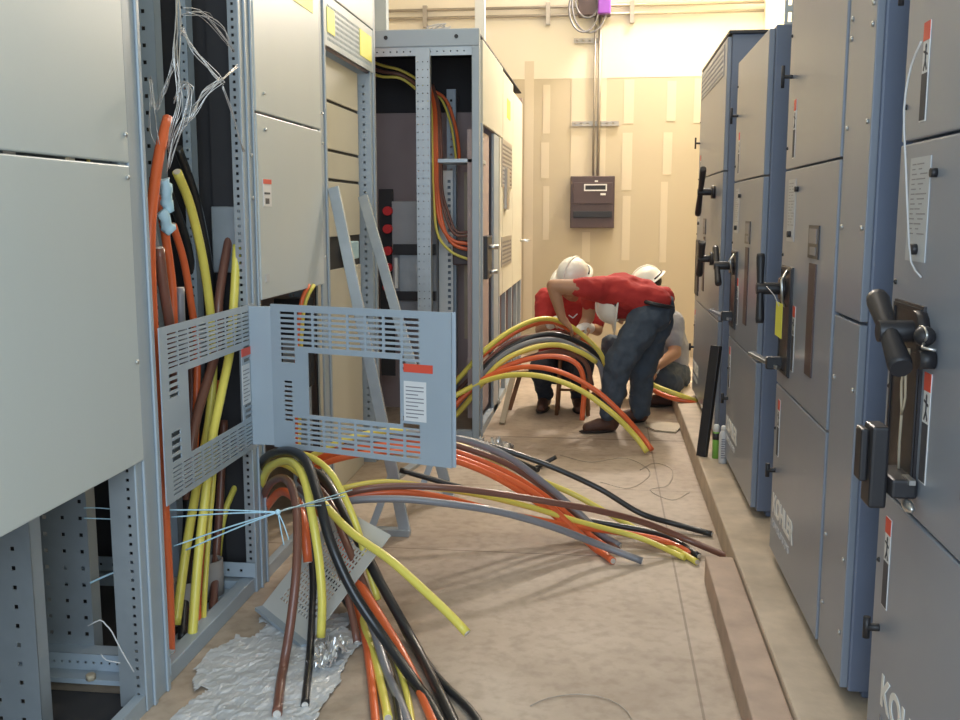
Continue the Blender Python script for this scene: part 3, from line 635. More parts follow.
cable('brown', 'dim brown cable right of the orange ones below slotted frame', [(224,420,-1.400),(220,500,-1.400),(216,560,-1.400),(213,610,-1.400)], .015, G1)
cable('orange', 'orange cable seen in the dark below the nearest panel', [(114,440,3.1),(118,480,3.1),(123,530,3.1),(126,560,3.12)], .015, G1)
cable('yellow', 'dim yellow cable curving behind the second post', [(247,462,-1.36),(236,485,-1.38),(225,512,-1.40),(219,550,-1.42),(218,590,-1.42)], .012, G1)
# --- foreground bundle hanging from below the swung plate
cable('black', 'big black cable arching over top of the foreground bundle', [(250,500,3.62),(262,462,3.5),(285,451,3.35),(305,460,3.2),(318,495,3.05),(330,540,2.95),(352,590,2.9),(385,640,2.85),(420,690,2.78),(447,735,2.72)], .0165, G2)
cable('yellow', 'yellow cable falling straight from the bundle arch to a cut end', [(256,500,3.6),(268,470,3.45),(288,461,3.3),(303,476,3.15),(312,515,3.05),(319,560,3.0),(322,600,2.97),(321,637,2.95)], .0145, G2, end=True)
cable('brown', 'long brown cable hanging at far left of the foreground bundle', [(258,505,3.6),(272,482,3.45),(287,480,3.3),(296,505,3.1),(297,560,2.95),(291,620,2.86),(283,670,2.8),(277,714,2.75)], .0145, G2, end=True)
cable('orange', 'short orange cable with frayed end between brown and yellow ones', [(264,510,3.6),(280,492,3.45),(296,500,3.3),(304,525,3.15),(308,562,3.1)], .0155, G2, end=True)
cable('yellow', 'prominent yellow cable sticking out diagonally with cut end over floor', [(262,470,3.55),(282,463,3.45),(305,478,3.35),(325,505,3.25),(352,533,3.15),(390,560,3.05),(428,594,2.98),(452,617,2.93),(467,633,2.90)], .0145, G2, end=True)
cable('yellow', 'yellow cable looping off the arch behind the diagonal yellow one', [(280,452,3.5),(308,456,3.4),(330,472,3.3),(346,500,3.25),(358,530,3.22),(366,560,3.2),(378,600,3.15)], .0115, G2)
cable('black', 'black cable hanging vertically between the brown and yellow ends', [(300,500,3.5),(308,530,3.35),(313,575,3.2),(312,620,3.05),(309,665,2.95),(305,705,2.85)], .0125, G2, end=True)
cable('brown', 'brown cable with white cut tip, left of the two brown ends', [(300,480,3.55),(318,500,3.4),(330,540,3.25),(343,580,3.15),(352,615,3.08),(357,642,3.04)], .0125, G2, end=True)
cable('brown', 'brown cable with white cut tip, right of the two brown ends', [(305,475,3.55),(328,500,3.4),(345,540,3.25),(362,580,3.15),(375,613,3.08),(382,637,3.04)], .0135, G2, end=True)
cable('grey', 'grey cable running down through the foreground bundle past brown ends', [(300,488,3.6),(322,510,3.45),(340,550,3.3),(358,590,3.15),(374,630,3.0),(388,675,2.88),(405,715,2.78),(412,738,2.74)], .0145, G2)
cable('orange', 'wide orange cable curving down to bottom edge in foreground', [(310,500,3.6),(332,530,3.4),(352,570,3.2),(376,610,3.05),(400,650,2.92),(420,690,2.83),(437,730,2.74)], .0155, G2)
cable('orange', 'orange cable falling left of the grey one at bottom of bundle', [(330,540,3.45),(350,590,3.25),(363,630,3.1),(370,670,2.95),(375,715,2.85),(377,738,2.8)], .0125, G2)
cable('yellow', 'yellow cable ending at picture bottom, left of the grey cable', [(335,560,3.4),(358,610,3.2),(372,650,3.0),(381,685,2.88),(388,718,2.78)], .0135, G2, end=True)
cable('yellow', 'thin yellow cable between grey and orange at the bundle bottom', [(350,570,3.4),(378,620,3.2),(396,660,3.05),(407,695,2.95),(413,730,2.88)], .010, G2)
cable('black', 'black cable at the right edge of the foreground bundle', [(300,465,3.6),(325,480,3.45),(348,520,3.3),(368,560,3.2),(390,600,3.1),(415,645,2.98),(438,690,2.85),(455,725,2.78),(462,740,2.74)], .0165, G2)
cable('black', 'outermost black cable bending right along bottom of foreground bundle', [(320,480,3.55),(345,510,3.45),(366,550,3.35),(388,595,3.2),(410,640,3.1),(440,680,2.98),(470,710,2.86),(486,735,2.74)], .0125, G2)
cable('black', 'black cable squeezed in the middle of the foreground bundle', [(300,520,3.6),(320,560,3.45),(345,600,3.3),(380,650,3.15),(395,690,3.05),(402,735,2.95)], .013, G2)
# --- fan over the floor
cable('grey', 'grey cable arching highest over the fan on floor', [(300,470,3.95),(350,446,3.9),(400,434,3.95),(440,436,4.0),(475,443,4.05),(510,458,4.1),(545,484,4.15),(578,512,4.15),(600,533,4.12),(620,546,'f')], .0145, G3, end=True)
cable('orange', 'orange cable running under grey arch to a cut end on floor', [(300,465,3.9),(350,450,3.85),(400,446,3.85),(450,456,3.9),(500,475,3.95),(540,498,4.0),(575,530,4.02),(598,551,4.0),(613,561,'f')], .0145, G3, end=True)
cable('orange', 'second orange cable lying just above the cut orange one', [(300,460,4.0),(350,446,3.95),(400,440,3.95),(450,450,4.0),(498,468,4.05),(538,491,4.1),(572,518,4.12),(590,535,4.1),(610,549,'f')], .012, G3)
cable('brown', 'brown cable between the grey arch and orange cables of fan', [(300,455,4.1),(360,440,4.05),(410,434,4.05),(455,445,4.1),(505,463,4.15),(545,489,4.2),(575,513,4.2),(600,536,4.15),(618,550,'f')], .013, G3)
cable('yellow', 'yellow cable crossing the fan centre to the far floor end', [(300,462,3.8),(350,438,3.85),(400,431,3.95),(450,442,4.1),(500,462,4.2),(540,480,4.28),(575,495,4.3),(620,520,4.25),(662,543,4.15),(697,562,'f')], .0125, G3, end=True)
cable('black', 'long black cable reaching furthest right on the aisle floor', [(400,446,4.4),(450,437,4.4),(490,446,4.4),(525,457,4.4),(557,469,4.4),(600,489,4.4),(640,513,4.35),(675,524,4.35),(712,534,'f')], .013, G3, end=True)
cable('black', 'black cable ending beside the yellow end on the aisle floor', [(400,470,4.2),(470,490,4.2),(560,515,4.2),(620,526,4.2),(665,536,4.15),(699,556,'f')], .0125, G3, end=True)
cable('brown', 'long brown cable spanning the fan to the plank end', [(330,500,3.6),(360,490,3.6),(400,486,3.65),(450,488,3.7),(500,494,3.78),(550,502,3.85),(600,511,3.95),(645,523,4.05),(690,541,4.08),(731,558,'f')], .0135, G3, end=True)
cable('yellow', 'yellow cable bowing low beneath the long brown one', [(320,498,3.65),(345,488,3.65),(385,482,3.7),(430,487,3.75),(480,495,3.85),(530,507,3.95),(580,522,4.05),(640,538,4.1),(685,558,'f')], .012, G3)
cable('orange', 'orange cable under the long brown one, ending near plank', [(325,506,3.6),(350,497,3.6),(395,492,3.65),(440,497,3.72),(500,512,3.85),(560,524,4.0),(610,531,4.1),(660,540,4.12),(692,553,'f')], .0135, G3)
cable('grey', 'lowest grey cable of the fan, ending on floor in front', [(325,512,3.55),(350,501,3.55),(400,499,3.58),(450,504,3.62),(500,512,3.7),(550,526,3.8),(600,545,3.92),(642,561,'f')], .0145, G3, end=True)
cable('orange', 'orange cable of the fan seen through the lower slots', [(300,475,3.8),(335,460,3.75),(380,452,3.78),(430,455,3.82),(480,470,3.9),(530,498,3.98),(570,528,4.02),(600,552,'f')], .012, G3)
cable('black', 'short black cable offcut lying across the black cable', [(536,468,'f'),(545,463,5.4),(556,457,5.4)], .012)
cable('black', 'black cable offcut on floor beside the far left cabinet base', [(500,452,'f'),(520,462,'f'),(538,470,'f')], .012)
# --- arches toward the workers
cable('yellow', 'uppermost yellow cable arching up into the workers hands', [(440,400,6.25),(462,375,6.22),(485,350,6.2),(512,330,6.3),(540,319,6.45),(562,322,6.55),(580,333,6.6),(598,350,6.6),(606,366,6.6)], .0165, G4)
cable('orange', 'orange cable just beneath uppermost yellow, held by the workers', [(440,392,6.35),(465,372,6.35),(490,350,6.35),(520,330,6.4),(548,322,6.5),(568,329,6.6),(590,345,6.65),(604,362,6.7)], .014, G4)
cable('brown', 'brown cable arching over the black one toward the workers', [(440,410,6.4),(470,378,6.4),(505,345,6.45),(535,335,6.5),(565,333,6.6),(590,346,6.7),(605,372,6.75)], .013, G4)
cable('black', 'black cable arching flat toward workers and bending down at right', [(440,418,6.3),(462,395,6.25),(490,362,6.25),(520,342,6.3),(550,334,6.35),(578,342,6.4),(596,356,6.45),(604,385,6.5),(604,430,6.5)], .018, G4)
cable('grey', 'grey cable arching between the black and the second yellow', [(440,425,6.15),(465,398,6.15),(495,362,6.15),(525,344,6.2),(555,340,6.25),(580,350,6.3),(600,366,6.35),(606,400,6.4)], .017, G4)
cable('yellow', 'second yellow cable arching below the grey one', [(440,432,6.1),(465,405,6.1),(498,365,6.1),(530,349,6.15),(558,345,6.2),(582,353,6.25),(596,362,6.3)], .0165, G4)
cable('brown', 'brown cable tucked under the second yellow arch', [(440,430,6.2),(470,395,6.2),(505,368,6.2),(540,354,6.2),(565,352,6.25),(585,362,6.3),(592,385,6.35)], .015, G4)
cable('orange', 'orange cable arch dropping steeply in front of brown stool', [(440,425,6.05),(470,390,6.07),(505,367,6.1),(540,357,6.1),(565,358,6.1),(580,368,6.1),(584,390,6.1),(582,420,6.1)], .0165, G4)
cable('orange', 'long orange cable landing beside the yellow in front of man', [(440,420,5.98),(462,398,6.02),(490,376,6.05),(525,367,6.0),(560,372,5.95),(595,390,5.9),(622,414,5.88),(640,434,5.88),(652,450,'f')], .0155, G4)
cable('yellow', 'long yellow cable sweeping down to the floor before bending man', [(440,405,5.96),(462,392,6.0),(485,381,6.0),(512,375,5.95),(545,377,5.9),(580,390,5.84),(612,413,5.8),(635,436,5.8),(647,452,'f')], .0165, G4)
cable('yellow', 'yellow cable going right from the crouching man past farthest cabinet', [(640,372,6.9),(652,384,6.85),(668,391,6.8),(685,397,6.8),(698,402,6.85)], .017, None)
cable('orange', 'orange cable going right beneath yellow one near crouching man', [(640,380,6.95),(655,391,6.88),(672,398,6.82),(690,402,6.8),(700,406,6.85)], .017, None)
# --- inside the open framed switchboard
for i, (c, off, lab) in enumerate((('yellow', 0, 'upper yellow'), ('brown', 5, 'upper brown'), ('yellow', 9, 'lower yellow'))):
    cable(c, lab+' cable looping horizontally across top of the open-framed switchboard', [(350,50+off*1.2,6.55),(378,64+off*1.3,6.5),(400,70+off*.9,6.5),(418,80+off*1.2,6.55),(432,92+off*1.5,6.6)], .009+.002*(i==1))
for i, (c, du, dv, lab) in enumerate((('orange', 0, 0, 'left orange'), ('brown', 6, -8, 'inner brown'), ('orange', 3, 6, 'middle orange'), ('yellow', -3, 16, 'outer yellow'), ('brown', 9, -12, 'thin inner brown'))):
    cable(c, lab+' cable dropping inside the open-framed switchboard and turning right', [(430+du*.3,86+dv*.1,6.58),(434+du*.6,110,6.5),(435+du*.7,150,6.42),(436+du*.7,190,6.38),(440+du,222+dv*.6,6.36),(452+du*.5,240+dv*.7,6.35),(470,244+dv,6.35)], .012 if c == 'orange' else .009)
cable('orange', 'orange cable bowing right inside the open-framed switchboard top', [(432,90,6.62),(446,100,6.62),(455,125,6.6),(459,150,6.55),(459,162,6.5)], .011)
cable('yellow', 'yellow cable bowing right inside the open-framed switchboard top', [(434,92,6.66),(443,102,6.65),(451,125,6.62),(455,150,6.58),(456,162,6.52)], .008)
cable('orange', 'orange cable visible under the two light door panels', [(309,285,4.15),(302,300,4.1),(298,330,4.1),(296,380,4.1),(296,450,4.1)], .009)
cable('yellow', 'yellow cable visible under the two light door panels', [(314,285,4.2),(306,300,4.15),(302,325,4.15),(300,380,4.15),(299,450,4.12)], .009)

# conduit stubs the cables go into
for (u, v, z, r) in ((187,640,.16,.050), (211,622,.15,.052), (222,668,.10,.05)):
    p = PX(u, v, {187:-1.40,211:-1.41,222:-1.52}[u])
    c = V((p.x, p.y, 0))
    o = lathe(MB(), c, [(r, 0), (r, z), (r-.008, z), (r-.008, .02)], 24).build('conduit_stub', 'concr')
    tag(o, {187: 'left', 211: 'right', 222: 'empty rear'}[u]+' grey conduit stub rising from floor inside the open section', 'conduit')

# plastic strips, twine, wires
def strand(pts, n=1, jit=0, r=.0015, mb=None):
    mb = mb or MB()
    for _ in range(n):
        mb.tube(smooth_path([PY(u+random.uniform(-jit, jit), v+random.uniform(-jit, jit), y+random.uniform(-jit, jit)*.004) for u, v, y in pts], .02), r*random.uniform(.6, 1.3), 4)
    return mb
mb = MB()
strand([(178,-20,2.9),(178,20,2.88),(176,60,2.86),(180,100,2.86),(172,128,2.86),(168,150,2.9)], 5, 3, .0017, mb)
strand([(182,30,2.88),(195,50,2.88),(216,75,2.9),(222,82,2.9)], 8, 3, .0013, mb)
strand([(222,78,2.9),(205,95,2.88),(190,115,2.87),(178,132,2.87),(170,170,2.87)], 7, 4, .0017, mb)
strand([(186,12,2.9),(205,15,2.95),(222,30,3.0),(232,50,3.05)], 7, 5, .0011, mb)
strand([(222,85,2.9),(232,110,2.95),(240,135,3.0),(243,150,3.05)], 3, 2, .0017, mb)
strand([(222,80,2.9),(232,70,3.0),(238,66,3.1)], 3, 1.5, .0017, mb)
strand([(176,60,2.87),(162,90,2.87),(155,110,2.87),(150,80,2.87),(153,130,2.87),(160,150,2.88)], 5, 4, .0012, mb)
strand([(176,100,2.86),(182,85,2.86),(190,90,2.86),(186,120,2.86),(175,140,2.86)], 6, 4, .0015, mb)
tag(mb.build('clear_strapping', 'film'), 'tangle of shiny clear strapping hanging over cables in open section', 'strapping', None, 'stuff')
for (u0, v0, u1, v1, w, lab) in ((163,180,170,212,.022,'light blue tape wrapped round the upper orange cable'), (160,212,172,232,.025,'light blue tape wad on the cables below the orange end')):
    a = PY(u0, v0, 2.90); b = PY(u1, v1, 2.93)
    m_ = MB().tube(smooth_path([a, a.lerp(b, .3)+V((.004, 0, 0)), a.lerp(b, .7)-V((.005, 0, 0)), b], .008), w*.75, 9)
    for v in m_.bm.verts: v.co += V((random.uniform(-.003, .003),)*3)
    tag(m_.build('tape_wrap', 'twine'), lab, 'tape')
mb = MB(); knot = PY(278, 512, 2.52)
for (u, v, y) in ((170,510,2.60),(172,517,2.60),(186,550,2.60),(174,546,2.60)):
    mb.tube(smooth_path([PY(u, v, y), PY((u+278)/2, (v+512)/2-1, 2.56), knot], .03), .0022, 5)
for (u, v, y) in ((300,505,2.9),(345,496,3.2),(352,490,3.2),(330,505,3.1)):
    mb.tube(smooth_path([knot, PY(295, 507, 2.75), PY(u, v, y)], .03), .0022, 5)
mb.tube(smooth_path([knot, PY(281, 530, 2.52), PY(284, 545, 2.52)]), .0018, 5).tube(smooth_path([knot, PY(284, 525, 2.52), PY(289, 540, 2.52)]), .0018, 5).ell(knot, (.008, .008, .008), seg=8, rings=6)
tag(mb.build('twine', 'twine'), 'pale blue twine tied from near post around the foreground bundle', 'twine')
mb = MB().tube(smooth_path([PY(84,508,2.7), PY(100,508,2.75), PY(140,512,2.8)]), .0018, 5).tube(smooth_path([PY(84,518,2.7), PY(110,519,2.75), PY(140,519,2.8)]), .002, 5).tube(smooth_path([PY(90,583,2.7), PY(110,574,2.75), PY(128,568,2.8)]), .0035, 5)
tag(mb.build('twine', 'twine'), 'short pale twine lengths strung inside dark opening below nearest panel', 'twine')
mb = MB().tube(smooth_path([PY(88,626,2.4), PY(100,620,2.4), PY(106,625,2.4), PY(112,632,2.4), PY(122,652,2.4), PY(134,672,2.4)]), .002, 5).tube(smooth_path([PY(101,654,2.4), PY(106,660,2.4), PY(120,663,2.4)]), .0018, 5)
tag(mb.build('wire_offcut', 'wire'), 'white curled wire hanging inside opening below nearest panel', 'wire')

# grille plate leaning at base of post 2, crumpled film on floor, leaning rails
pA = PZ(300, 668, .01)
gp = thing('perforated_plate', 'perforated grey plate leaning on the cables at floor beside second post', 'plate', (-1.0, 3.0, 0))
a = V((-1.17, 3.22, .03)); U_ = (V((-.93, 2.98, .012))-a); wU = U_.length; U_.normalize(); Wv = V((.30, .30, .42)); Wv = (Wv-U_*Wv.dot(U_)); hW = .44; Wv.normalize()
MB().plate(a, U_, Wv, wU, hW, [(.06+.018*i, .071+.018*i, .06+.018*j, .071+.018*j) for i in range(13) for j in range(18)], .003).build('perforated_sheet', 'grille', gp)
MB().bar(a, a+U_*wU, .05, .012).build('folded_edge', 'greyframe', gp)
# crumpled film: displaced sheet
def crumple(name, pts2, z, amp, m, label, cat, n=26, seed=1, kind=None):
    from mathutils import noise as NZ
    bm = bmesh.new(); (x0, x1, y0, y1) = pts2; vs = []
    for i in range(n+1):
        row = []
        for j in range(n+1):
            p = V((x0+(x1-x0)*i/n, y0+(y1-y0)*j/n, seed*3.1))
            h = abs(NZ.noise(p*11))*1.2+abs(NZ.noise(p*27))*.9+abs(NZ.noise(p*60))*.45
            row.append(bm.verts.new((p.x+NZ.noise(p*30+V((5, 5, 5)))*.012, p.y+NZ.noise(p*30+V((9, 2, 5)))*.012, z+h*amp)))
        vs.append(row)
    for i in range(n):
        for j in range(n):
            rr = math.hypot((i-n/2)/(n/2), (j-n/2)/(n/2)); p = V((i*.9/n*6, j/n*6, seed))
            if rr+.45*NZ.noise(p)+.15*NZ.noise(p*3) < .93: bm.faces.new((vs[i][j], vs[i+1][j], vs[i+1][j+1], vs[i][j+1]))
    for v in [v for v in bm.verts if not v.link_faces]: bm.verts.remove(v)
    mb = MB(); mb.bm.free(); mb.bm = bm; o = mb.build(name, m); tag(o, label, cat, None, kind)
    sd = o.modifiers.new('thick', 'SOLIDIFY'); sd.thickness = .001
    return o
M['sheet'] = mat('silvery_plastic_sheet', (.56, .58, .60), .38, .1, .12, 6)
crumple('plastic_sheet', (-1.23, -.74, 2.15, 3.35), .004, .009, 'sheet', 'crumpled silvery plastic sheet on floor at foot of near post', 'plastic sheet', 90, 3)
crumple('plastic_wrap', (-.90, -.78, 2.80, 3.0), .004, .05, 'film', 'crushed clear plastic wrap on floor behind the brown cable end', 'plastic wrap', 30, 5)
crumple('plastic_wrap', (-.74, -.50, 5.50, 5.85), .004, .07, 'film', 'crushed plastic wrap on floor at foot of the open-framed switchboard', 'plastic wrap', 26, 8)
# paper by the workers
q = PZ(662, 428, .002)
o = MB(); 
c4_ = [PZ(644,426,.01), PZ(655,431,.004), PZ(676,433,.004), PZ(683,425,.012), PZ(664,423,.006)]
vs = [o.bm.verts.new(p) for p in c4_]; vt = [o.bm.verts.new(p+V((0, 0, .008))) for p in c4_]
o.bm.faces.new(vs[::-1]); o.bm.faces.new(vt)
for i in range(5): o.bm.faces.new((vs[i], vs[(i+1)%5], vt[(i+1)%5], vt[i]))
tag(o.build('paper_scrap', 'palewood'), 'flattened pale paper scrap on floor behind the bending man', 'paper')
# thin wire offcuts on floor
for lab, pts in (('thin curly wire offcut on floor between fan of cables and kerb', [(640,470),(655,463),(672,470),(668,485),(650,490),(672,500),(690,492)]), ('thin looping wire offcut on floor near the plank start', [(560,455),(590,462),(625,458),(650,472),(630,488),(600,482)]), ('thin wire ring lying on floor at the picture bottom', [(530,706),(548,698),(580,694),(608,699),(628,712),(634,730)])):
    tag(MB().tube(smooth_path([PZ(u, v, .004) for u, v in pts]), .0015, 5).build('wire_offcut', 'pipe'), lab, 'wire')
# leaning rail frame
lf = thing('leaning_rail_frame', 'metal frame of two slanted grey rails leaning on left switchboard behind slotted plate', 'frame', (-.8, 4.4, 0))
for (ft, tp) in ((V((-.84, 4.14, .01)), V((-1.228, 4.50, 1.51))), (V((-.73, 4.70, .01)), V((-1.228, 5.06, 1.48)))):
    r = MB().bar(ft, tp, .05, .022, V((0, 1, 0))).build('rail', 'galv', lf, bevel=.002)
    MB().box(ft.x-.17, ft.x+.02, ft.y-.02, ft.y+.03, .0, .03).build('foot', 'galv', r, bevel=.002)
    MB().bar((ft.x-.15, ft.y, .03), (ft.x-.07, ft.y+.06, .26), .03, .015, V((0, 1, 0))).build('brace', 'galv', r)
MB().bar((-.90, 4.20, .24), (-.80, 4.76, .24), .04, .015).build('cross_bar', 'galv', lf)

# ================================================================= brown stool and pale trestle by the left worker
sx_, sy_ = PZ(572, 412, 0).x, 6.85
t = thing('stool', 'brown wooden stool under cable arches beside the squatting left worker', 'stool', (sx_, sy_, 0))
MB().box(sx_-.13, sx_+.13, sy_-.02, sy_+.22, .40, .43).build('seat', 'wood', t, bevel=.006)
for dx, dy in ((-.09, 0), (.10, 0), (-.09, .2), (.10, .2)):
    MB().tube([(sx_+dx*1.15, sy_+dy, 0), (sx_+dx*.9, sy_+dy, .40)], .014, 8).build('leg', 'wood', t)
MB().cyl((sx_-.09, sy_, .18), (sx_+.09, sy_, .18), .009).build('stretcher', 'wood', t)
t = thing('trestle', 'pale and brown slanted trestle leg frame beside far left switchboard foot', 'trestle', (-.62, 6.8, 0))
MB().bar(PY(499, 425, 6.5) * 0 + V((PZ(500, 428, 0).x, 6.5, .0)), PY(514, 372, 6.75), .035, .05, V((0, 1, 0))).build('pale_leg', 'palewood', t)
MB().bar(V((PZ(509, 411, 0).x, 7.0, .0)), PY(521, 372, 7.0), .03, .03, V((0, 1, 0))).build('brown_leg', 'wood', t)
MB().bar(PY(508, 374, 6.9), PY(540, 372, 7.0), .04, .03).build('top_rail', 'wood', t)

# ================================================================= PEOPLE
def body(name, chains, m, parent, vox=.009, sm=6, ells=()):
    """one continuous surface: tapered limb chains and rounded masses fused by a voxel remesh"""
    mb = MB()
    for pts, rad in chains:
        P = [V(p) for p in pts]
        S = []; R = []
        for i in range(len(P)-1):
            n = max(2, int((P[i+1]-P[i]).length/.03))
            for k in range(n): S.append(P[i].lerp(P[i+1], k/n)); R.append(rad[i]+(rad[i+1]-rad[i])*k/n)
        S.append(P[-1]); R.append(rad[-1])
        for i in range(len(S)-1): mb.tube([S[i], S[i+1]], [R[i], R[i+1]], 12)
        for p, r in zip(P, rad): mb.ell(p, (r, r, r), seg=12, rings=8)
    for c, r, rot in ells: mb.ell(c, r, rot, seg=20, rings=14)
    o = mb.build(name, m, parent)
    rm = o.modifiers.new('remesh', 'REMESH'); rm.mode = 'VOXEL'; rm.voxel_size = vox; rm.use_smooth_shade = True
    s = o.modifiers.new('smooth', 'SMOOTH'); s.factor = .5; s.iterations = sm
    if m in ('shirt', 'shirt_g', 'jeans', 'jeans_d'):
        if 'folds' not in bpy.data.textures:
            tx = bpy.data.textures.new('folds', 'CLOUDS'); tx.noise_scale = .075; tx.noise_depth = 2
        d = o.modifiers.new('folds', 'DISPLACE'); d.texture = bpy.data.textures['folds']; d.strength = .024 if 'shirt' in m else .036; d.mid_level = .5
    return o
def frame(fwd, up):
    f = V(fwd).normalized(); u = V(up); u = (u-f*u.dot(f)).normalized(); r = f.cross(u)
    return Matrix((r, f, u)).transposed()            # local x right, y forward, z up
def head_parts(c, fwd, up):
    R = frame(fwd, up); c = V(c); L = lambda x, y, z: c+R @ V((x, y, z))
    ch = [([L(0, .012, -.055), L(0, .06, -.088)], [.052, .030]), ([L(0, .098, .012), L(0, .113, -.018)], [.010, .014])]
    el = [(L(0, 0, .02), (.074, .092, .098), R), (L(0, .045, -.035), (.055, .05, .065), R),
          (L(.077, -.005, -.01), (.010, .02, .032), R), (L(-.077, -.005, -.01), (.010, .02, .032), R),
          (L(.03, .085, .03), (.022, .012, .008), R), (L(-.03, .085, .03), (.022, .012, .008), R), (L(0, .094, -.052), (.022, .010, .007), R)]
    return R, L, ch, el
def face_bits(L, R, par):
    for s in (-1, 1): MB().ell(L(.030*s, .086, .012), (.012, .008, .006), R, 10, 8).build('eye', 'white', par)
    MB().ell(L(0, .098, -.050), (.022, .006, .003), R, 10, 8).build('mouth', 'shirt', par)
def helmet(par, c, fwd, up, strap=True):
    """hard hat: ribbed dome, sloped brim with visor"""
    R = frame(fwd, up); c = V(c); L = lambda x, y, z: c+R @ V((x, y, z))
    mb = MB(); n = 28; prof = [(0, .112), (.35, .106), (.62, .088), (.82, .062), (.95, .03), (1.0, .0)]
    rings = []
    for r, z in prof[1:]:
        rings.append([mb.bm.verts.new(L(.108*r*math.cos(2*math.pi*k/n), .128*r*math.sin(2*math.pi*k/n), z)) for k in range(n)])
    top = mb.bm.verts.new(L(0, 0, .112))
    for k in range(n): mb.bm.faces.new((top, rings[0][k], rings[0][(k+1)%n])).smooth = True
    def brim(w, z, lift=0):
        out = []
        for k in range(n):
            a = 2*math.pi*k/n; f = max(0, math.sin(a)); ww = w*(1+1.4*f**2)
            out.append(mb.bm.verts.new(L((.108+ww)*math.cos(a), (.128+ww)*math.sin(a), z-ww*.28)))
        return out
    rings.append(brim(.004, 0)); rings.append(brim(.028, 0)); rings.append(brim(.028, -.006)); 
    for i in range(len(rings)-1):
        for k in range(n): f = mb.bm.faces.new((rings[i][k], rings[i+1][k], rings[i+1][(k+1)%n], rings[i][(k+1)%n])); f.smooth = True
    h = mb.build('hard_hat', 'helm', par, recalc=True)
    sd = h.modifiers.new('thick', 'SOLIDIFY'); sd.thickness = .003; sd.offset = -1
    rb = MB(); 
    rb.tube([L(0, .12*math.cos(a), .015+.10*math.sin(a)) for a in [math.pi*i/14 for i in range(15)]], .007, 8).build('crown_ridge', 'helm', h)
    MB().tube([L(.112*math.cos(a), .133*math.sin(a), .004) for a in [math.pi*(1.08+.84*i/12) for i in range(13)]], .006, 6).build('headband', 'blackm', h)
    return h
def hand(w, d, palmn, size=1.0, curl=.5, side=1):
    """wrist w, direction d, palm normal: palm plus five bent fingers of different length, thumb off the side"""
    w = V(w); d = V(d).normalized(); n = V(palmn); n = (n-d*n.dot(d)).normalized(); s = d.cross(n)*side
    ch = [([w, w+d*.03*size], [.024*size, .026*size])]
    el = [(w+d*.055*size, (.040*size, .048*size, .018*size), Matrix((s, d, n)).transposed())]
    for k, ln in enumerate((.070, .080, .075, .058)):
        a = w+d*.085*size+s*(.029-.0195*k)*size; q = [a]; ang = 0; r = .0092*size
        for seg, f in ((.45, .5), (.32, 1.), (.23, 1.3)):
            ang += curl*f; q.append(q[-1]+(d*math.cos(ang)+n*math.sin(ang))*ln*seg*size)
        ch.append((q, [r, r*.95, r*.88, r*.75]))
    a = w+d*.03*size+s*.03*size
    ch.append(([a, a+(s*.8+d*.7+n*.2).normalized()*.035*size, a+(s*.45+d*.9+n*.5).normalized()*.065*size], [.013*size, .0105*size, .0085*size]))
    return ch, el
def boot(par, heel, toe, ankle):
    heel = V(heel); toe = V(toe); d = (toe-heel).normalized(); up = V((0, 0, 1))
    R = frame(d, up); mid = heel.lerp(toe, .5)
    o = body('boot', [([heel+up*.045, heel.lerp(toe, .45)+up*.05, toe-d*.03+up*.035], [.042, .044, .034]), ([heel+up*.05, V(ankle)], [.045, .050])], 'boot', par, .008, 4)
    mb = MB(); mb.ell(mid+up*.011, (.047, (toe-heel).length/2+.028, .012), R, 18, 8)
    mb.build('sole', 'hair', o); return o

# --- man 1: standing, bent over to the left, red shirt
p1 = thing('person', 'standing person bent forward, red t-shirt, dark belt, blue jeans, brown boots', 'person', (.2, 6.45, 0))
Y1 = 6.40
P = lambda u, v, y=Y1: PY(u, v, y)
hipN = P(645, 320, 6.37); hipF = P(657, 320, 6.57); pel = P(655, 314, 6.47); wst = P(646, 303, 6.47); chest = P(621, 293, 6.47); upch = P(604, 291, 6.47); neck = P(604, 297, 6.47)
shN = P(584, 288, 6.30); shF = P(592, 288, 6.66)
elN = P(553, 286, 6.30); wrN = P(562, 318, 6.33)
elF = P(588, 318, 6.75); wrF = P(577, 335, 6.70)
R, L, hch, hel = head_parts(P(621, 306, 6.46), (-.10, .25, -.95), (-1, -.1, .15))
c_h, e_h = hand(wrN, P(574, 331, 6.38)-wrN, (.3, .3, -.6), 1.0, .45)
c_g, e_g = hand(wrF, P(570, 343, 6.6)-wrF, (-.3, .3, -.6), 1.0, .45)
body('body', [([shN, shN.lerp(elN, .5), elN], [.058, .050, .043]), ([elN, elN.lerp(wrN, .35), wrN], [.043, .040, .027]),
              ([shF, elF], [.055, .043]), ([elF, wrF], [.041, .027]), ([chest, upch, neck, P(616, 302, 6.46)], [.11, .09, .058, .055]),
              ([pel, wst, P(650, 303, 6.47)], [.115, .118, .122])]+hch+c_h+c_g, 'skin', p1, .0075, 3, hel+e_h+e_g)
face_bits(L, R, p1)
MB().ell(L(0, -.02, .035), (.079, .09, .09), R, 20, 14).build('hair', 'hair', p1)
helmet(p1, L(0, .0, .045), R @ V((0, 1, 0)), R @ V((0, 0, 1)))
body('shirt', [([P(643, 298, 6.47), chest, upch], [.125, .132, .095]), ([P(634, 303, 6.47), P(618, 303, 6.47), P(606, 299, 6.47)], [.105, .105, .07]),
               ([P(606, 290, 6.40), shN, shN.lerp(elN, .22)], [.09, .068, .058]), ([P(610, 291, 6.55), shF, shF.lerp(elF, .5)], [.09, .07, .06]),
               ([P(616, 292, 6.41), P(640, 299, 6.41), P(658, 300, 6.41)], [.105, .105, .085]), ([P(616, 292, 6.54), P(640, 299, 6.54), P(662, 299, 6.55)], [.105, .105, .085])], 'shirt', p1, .010, 6)
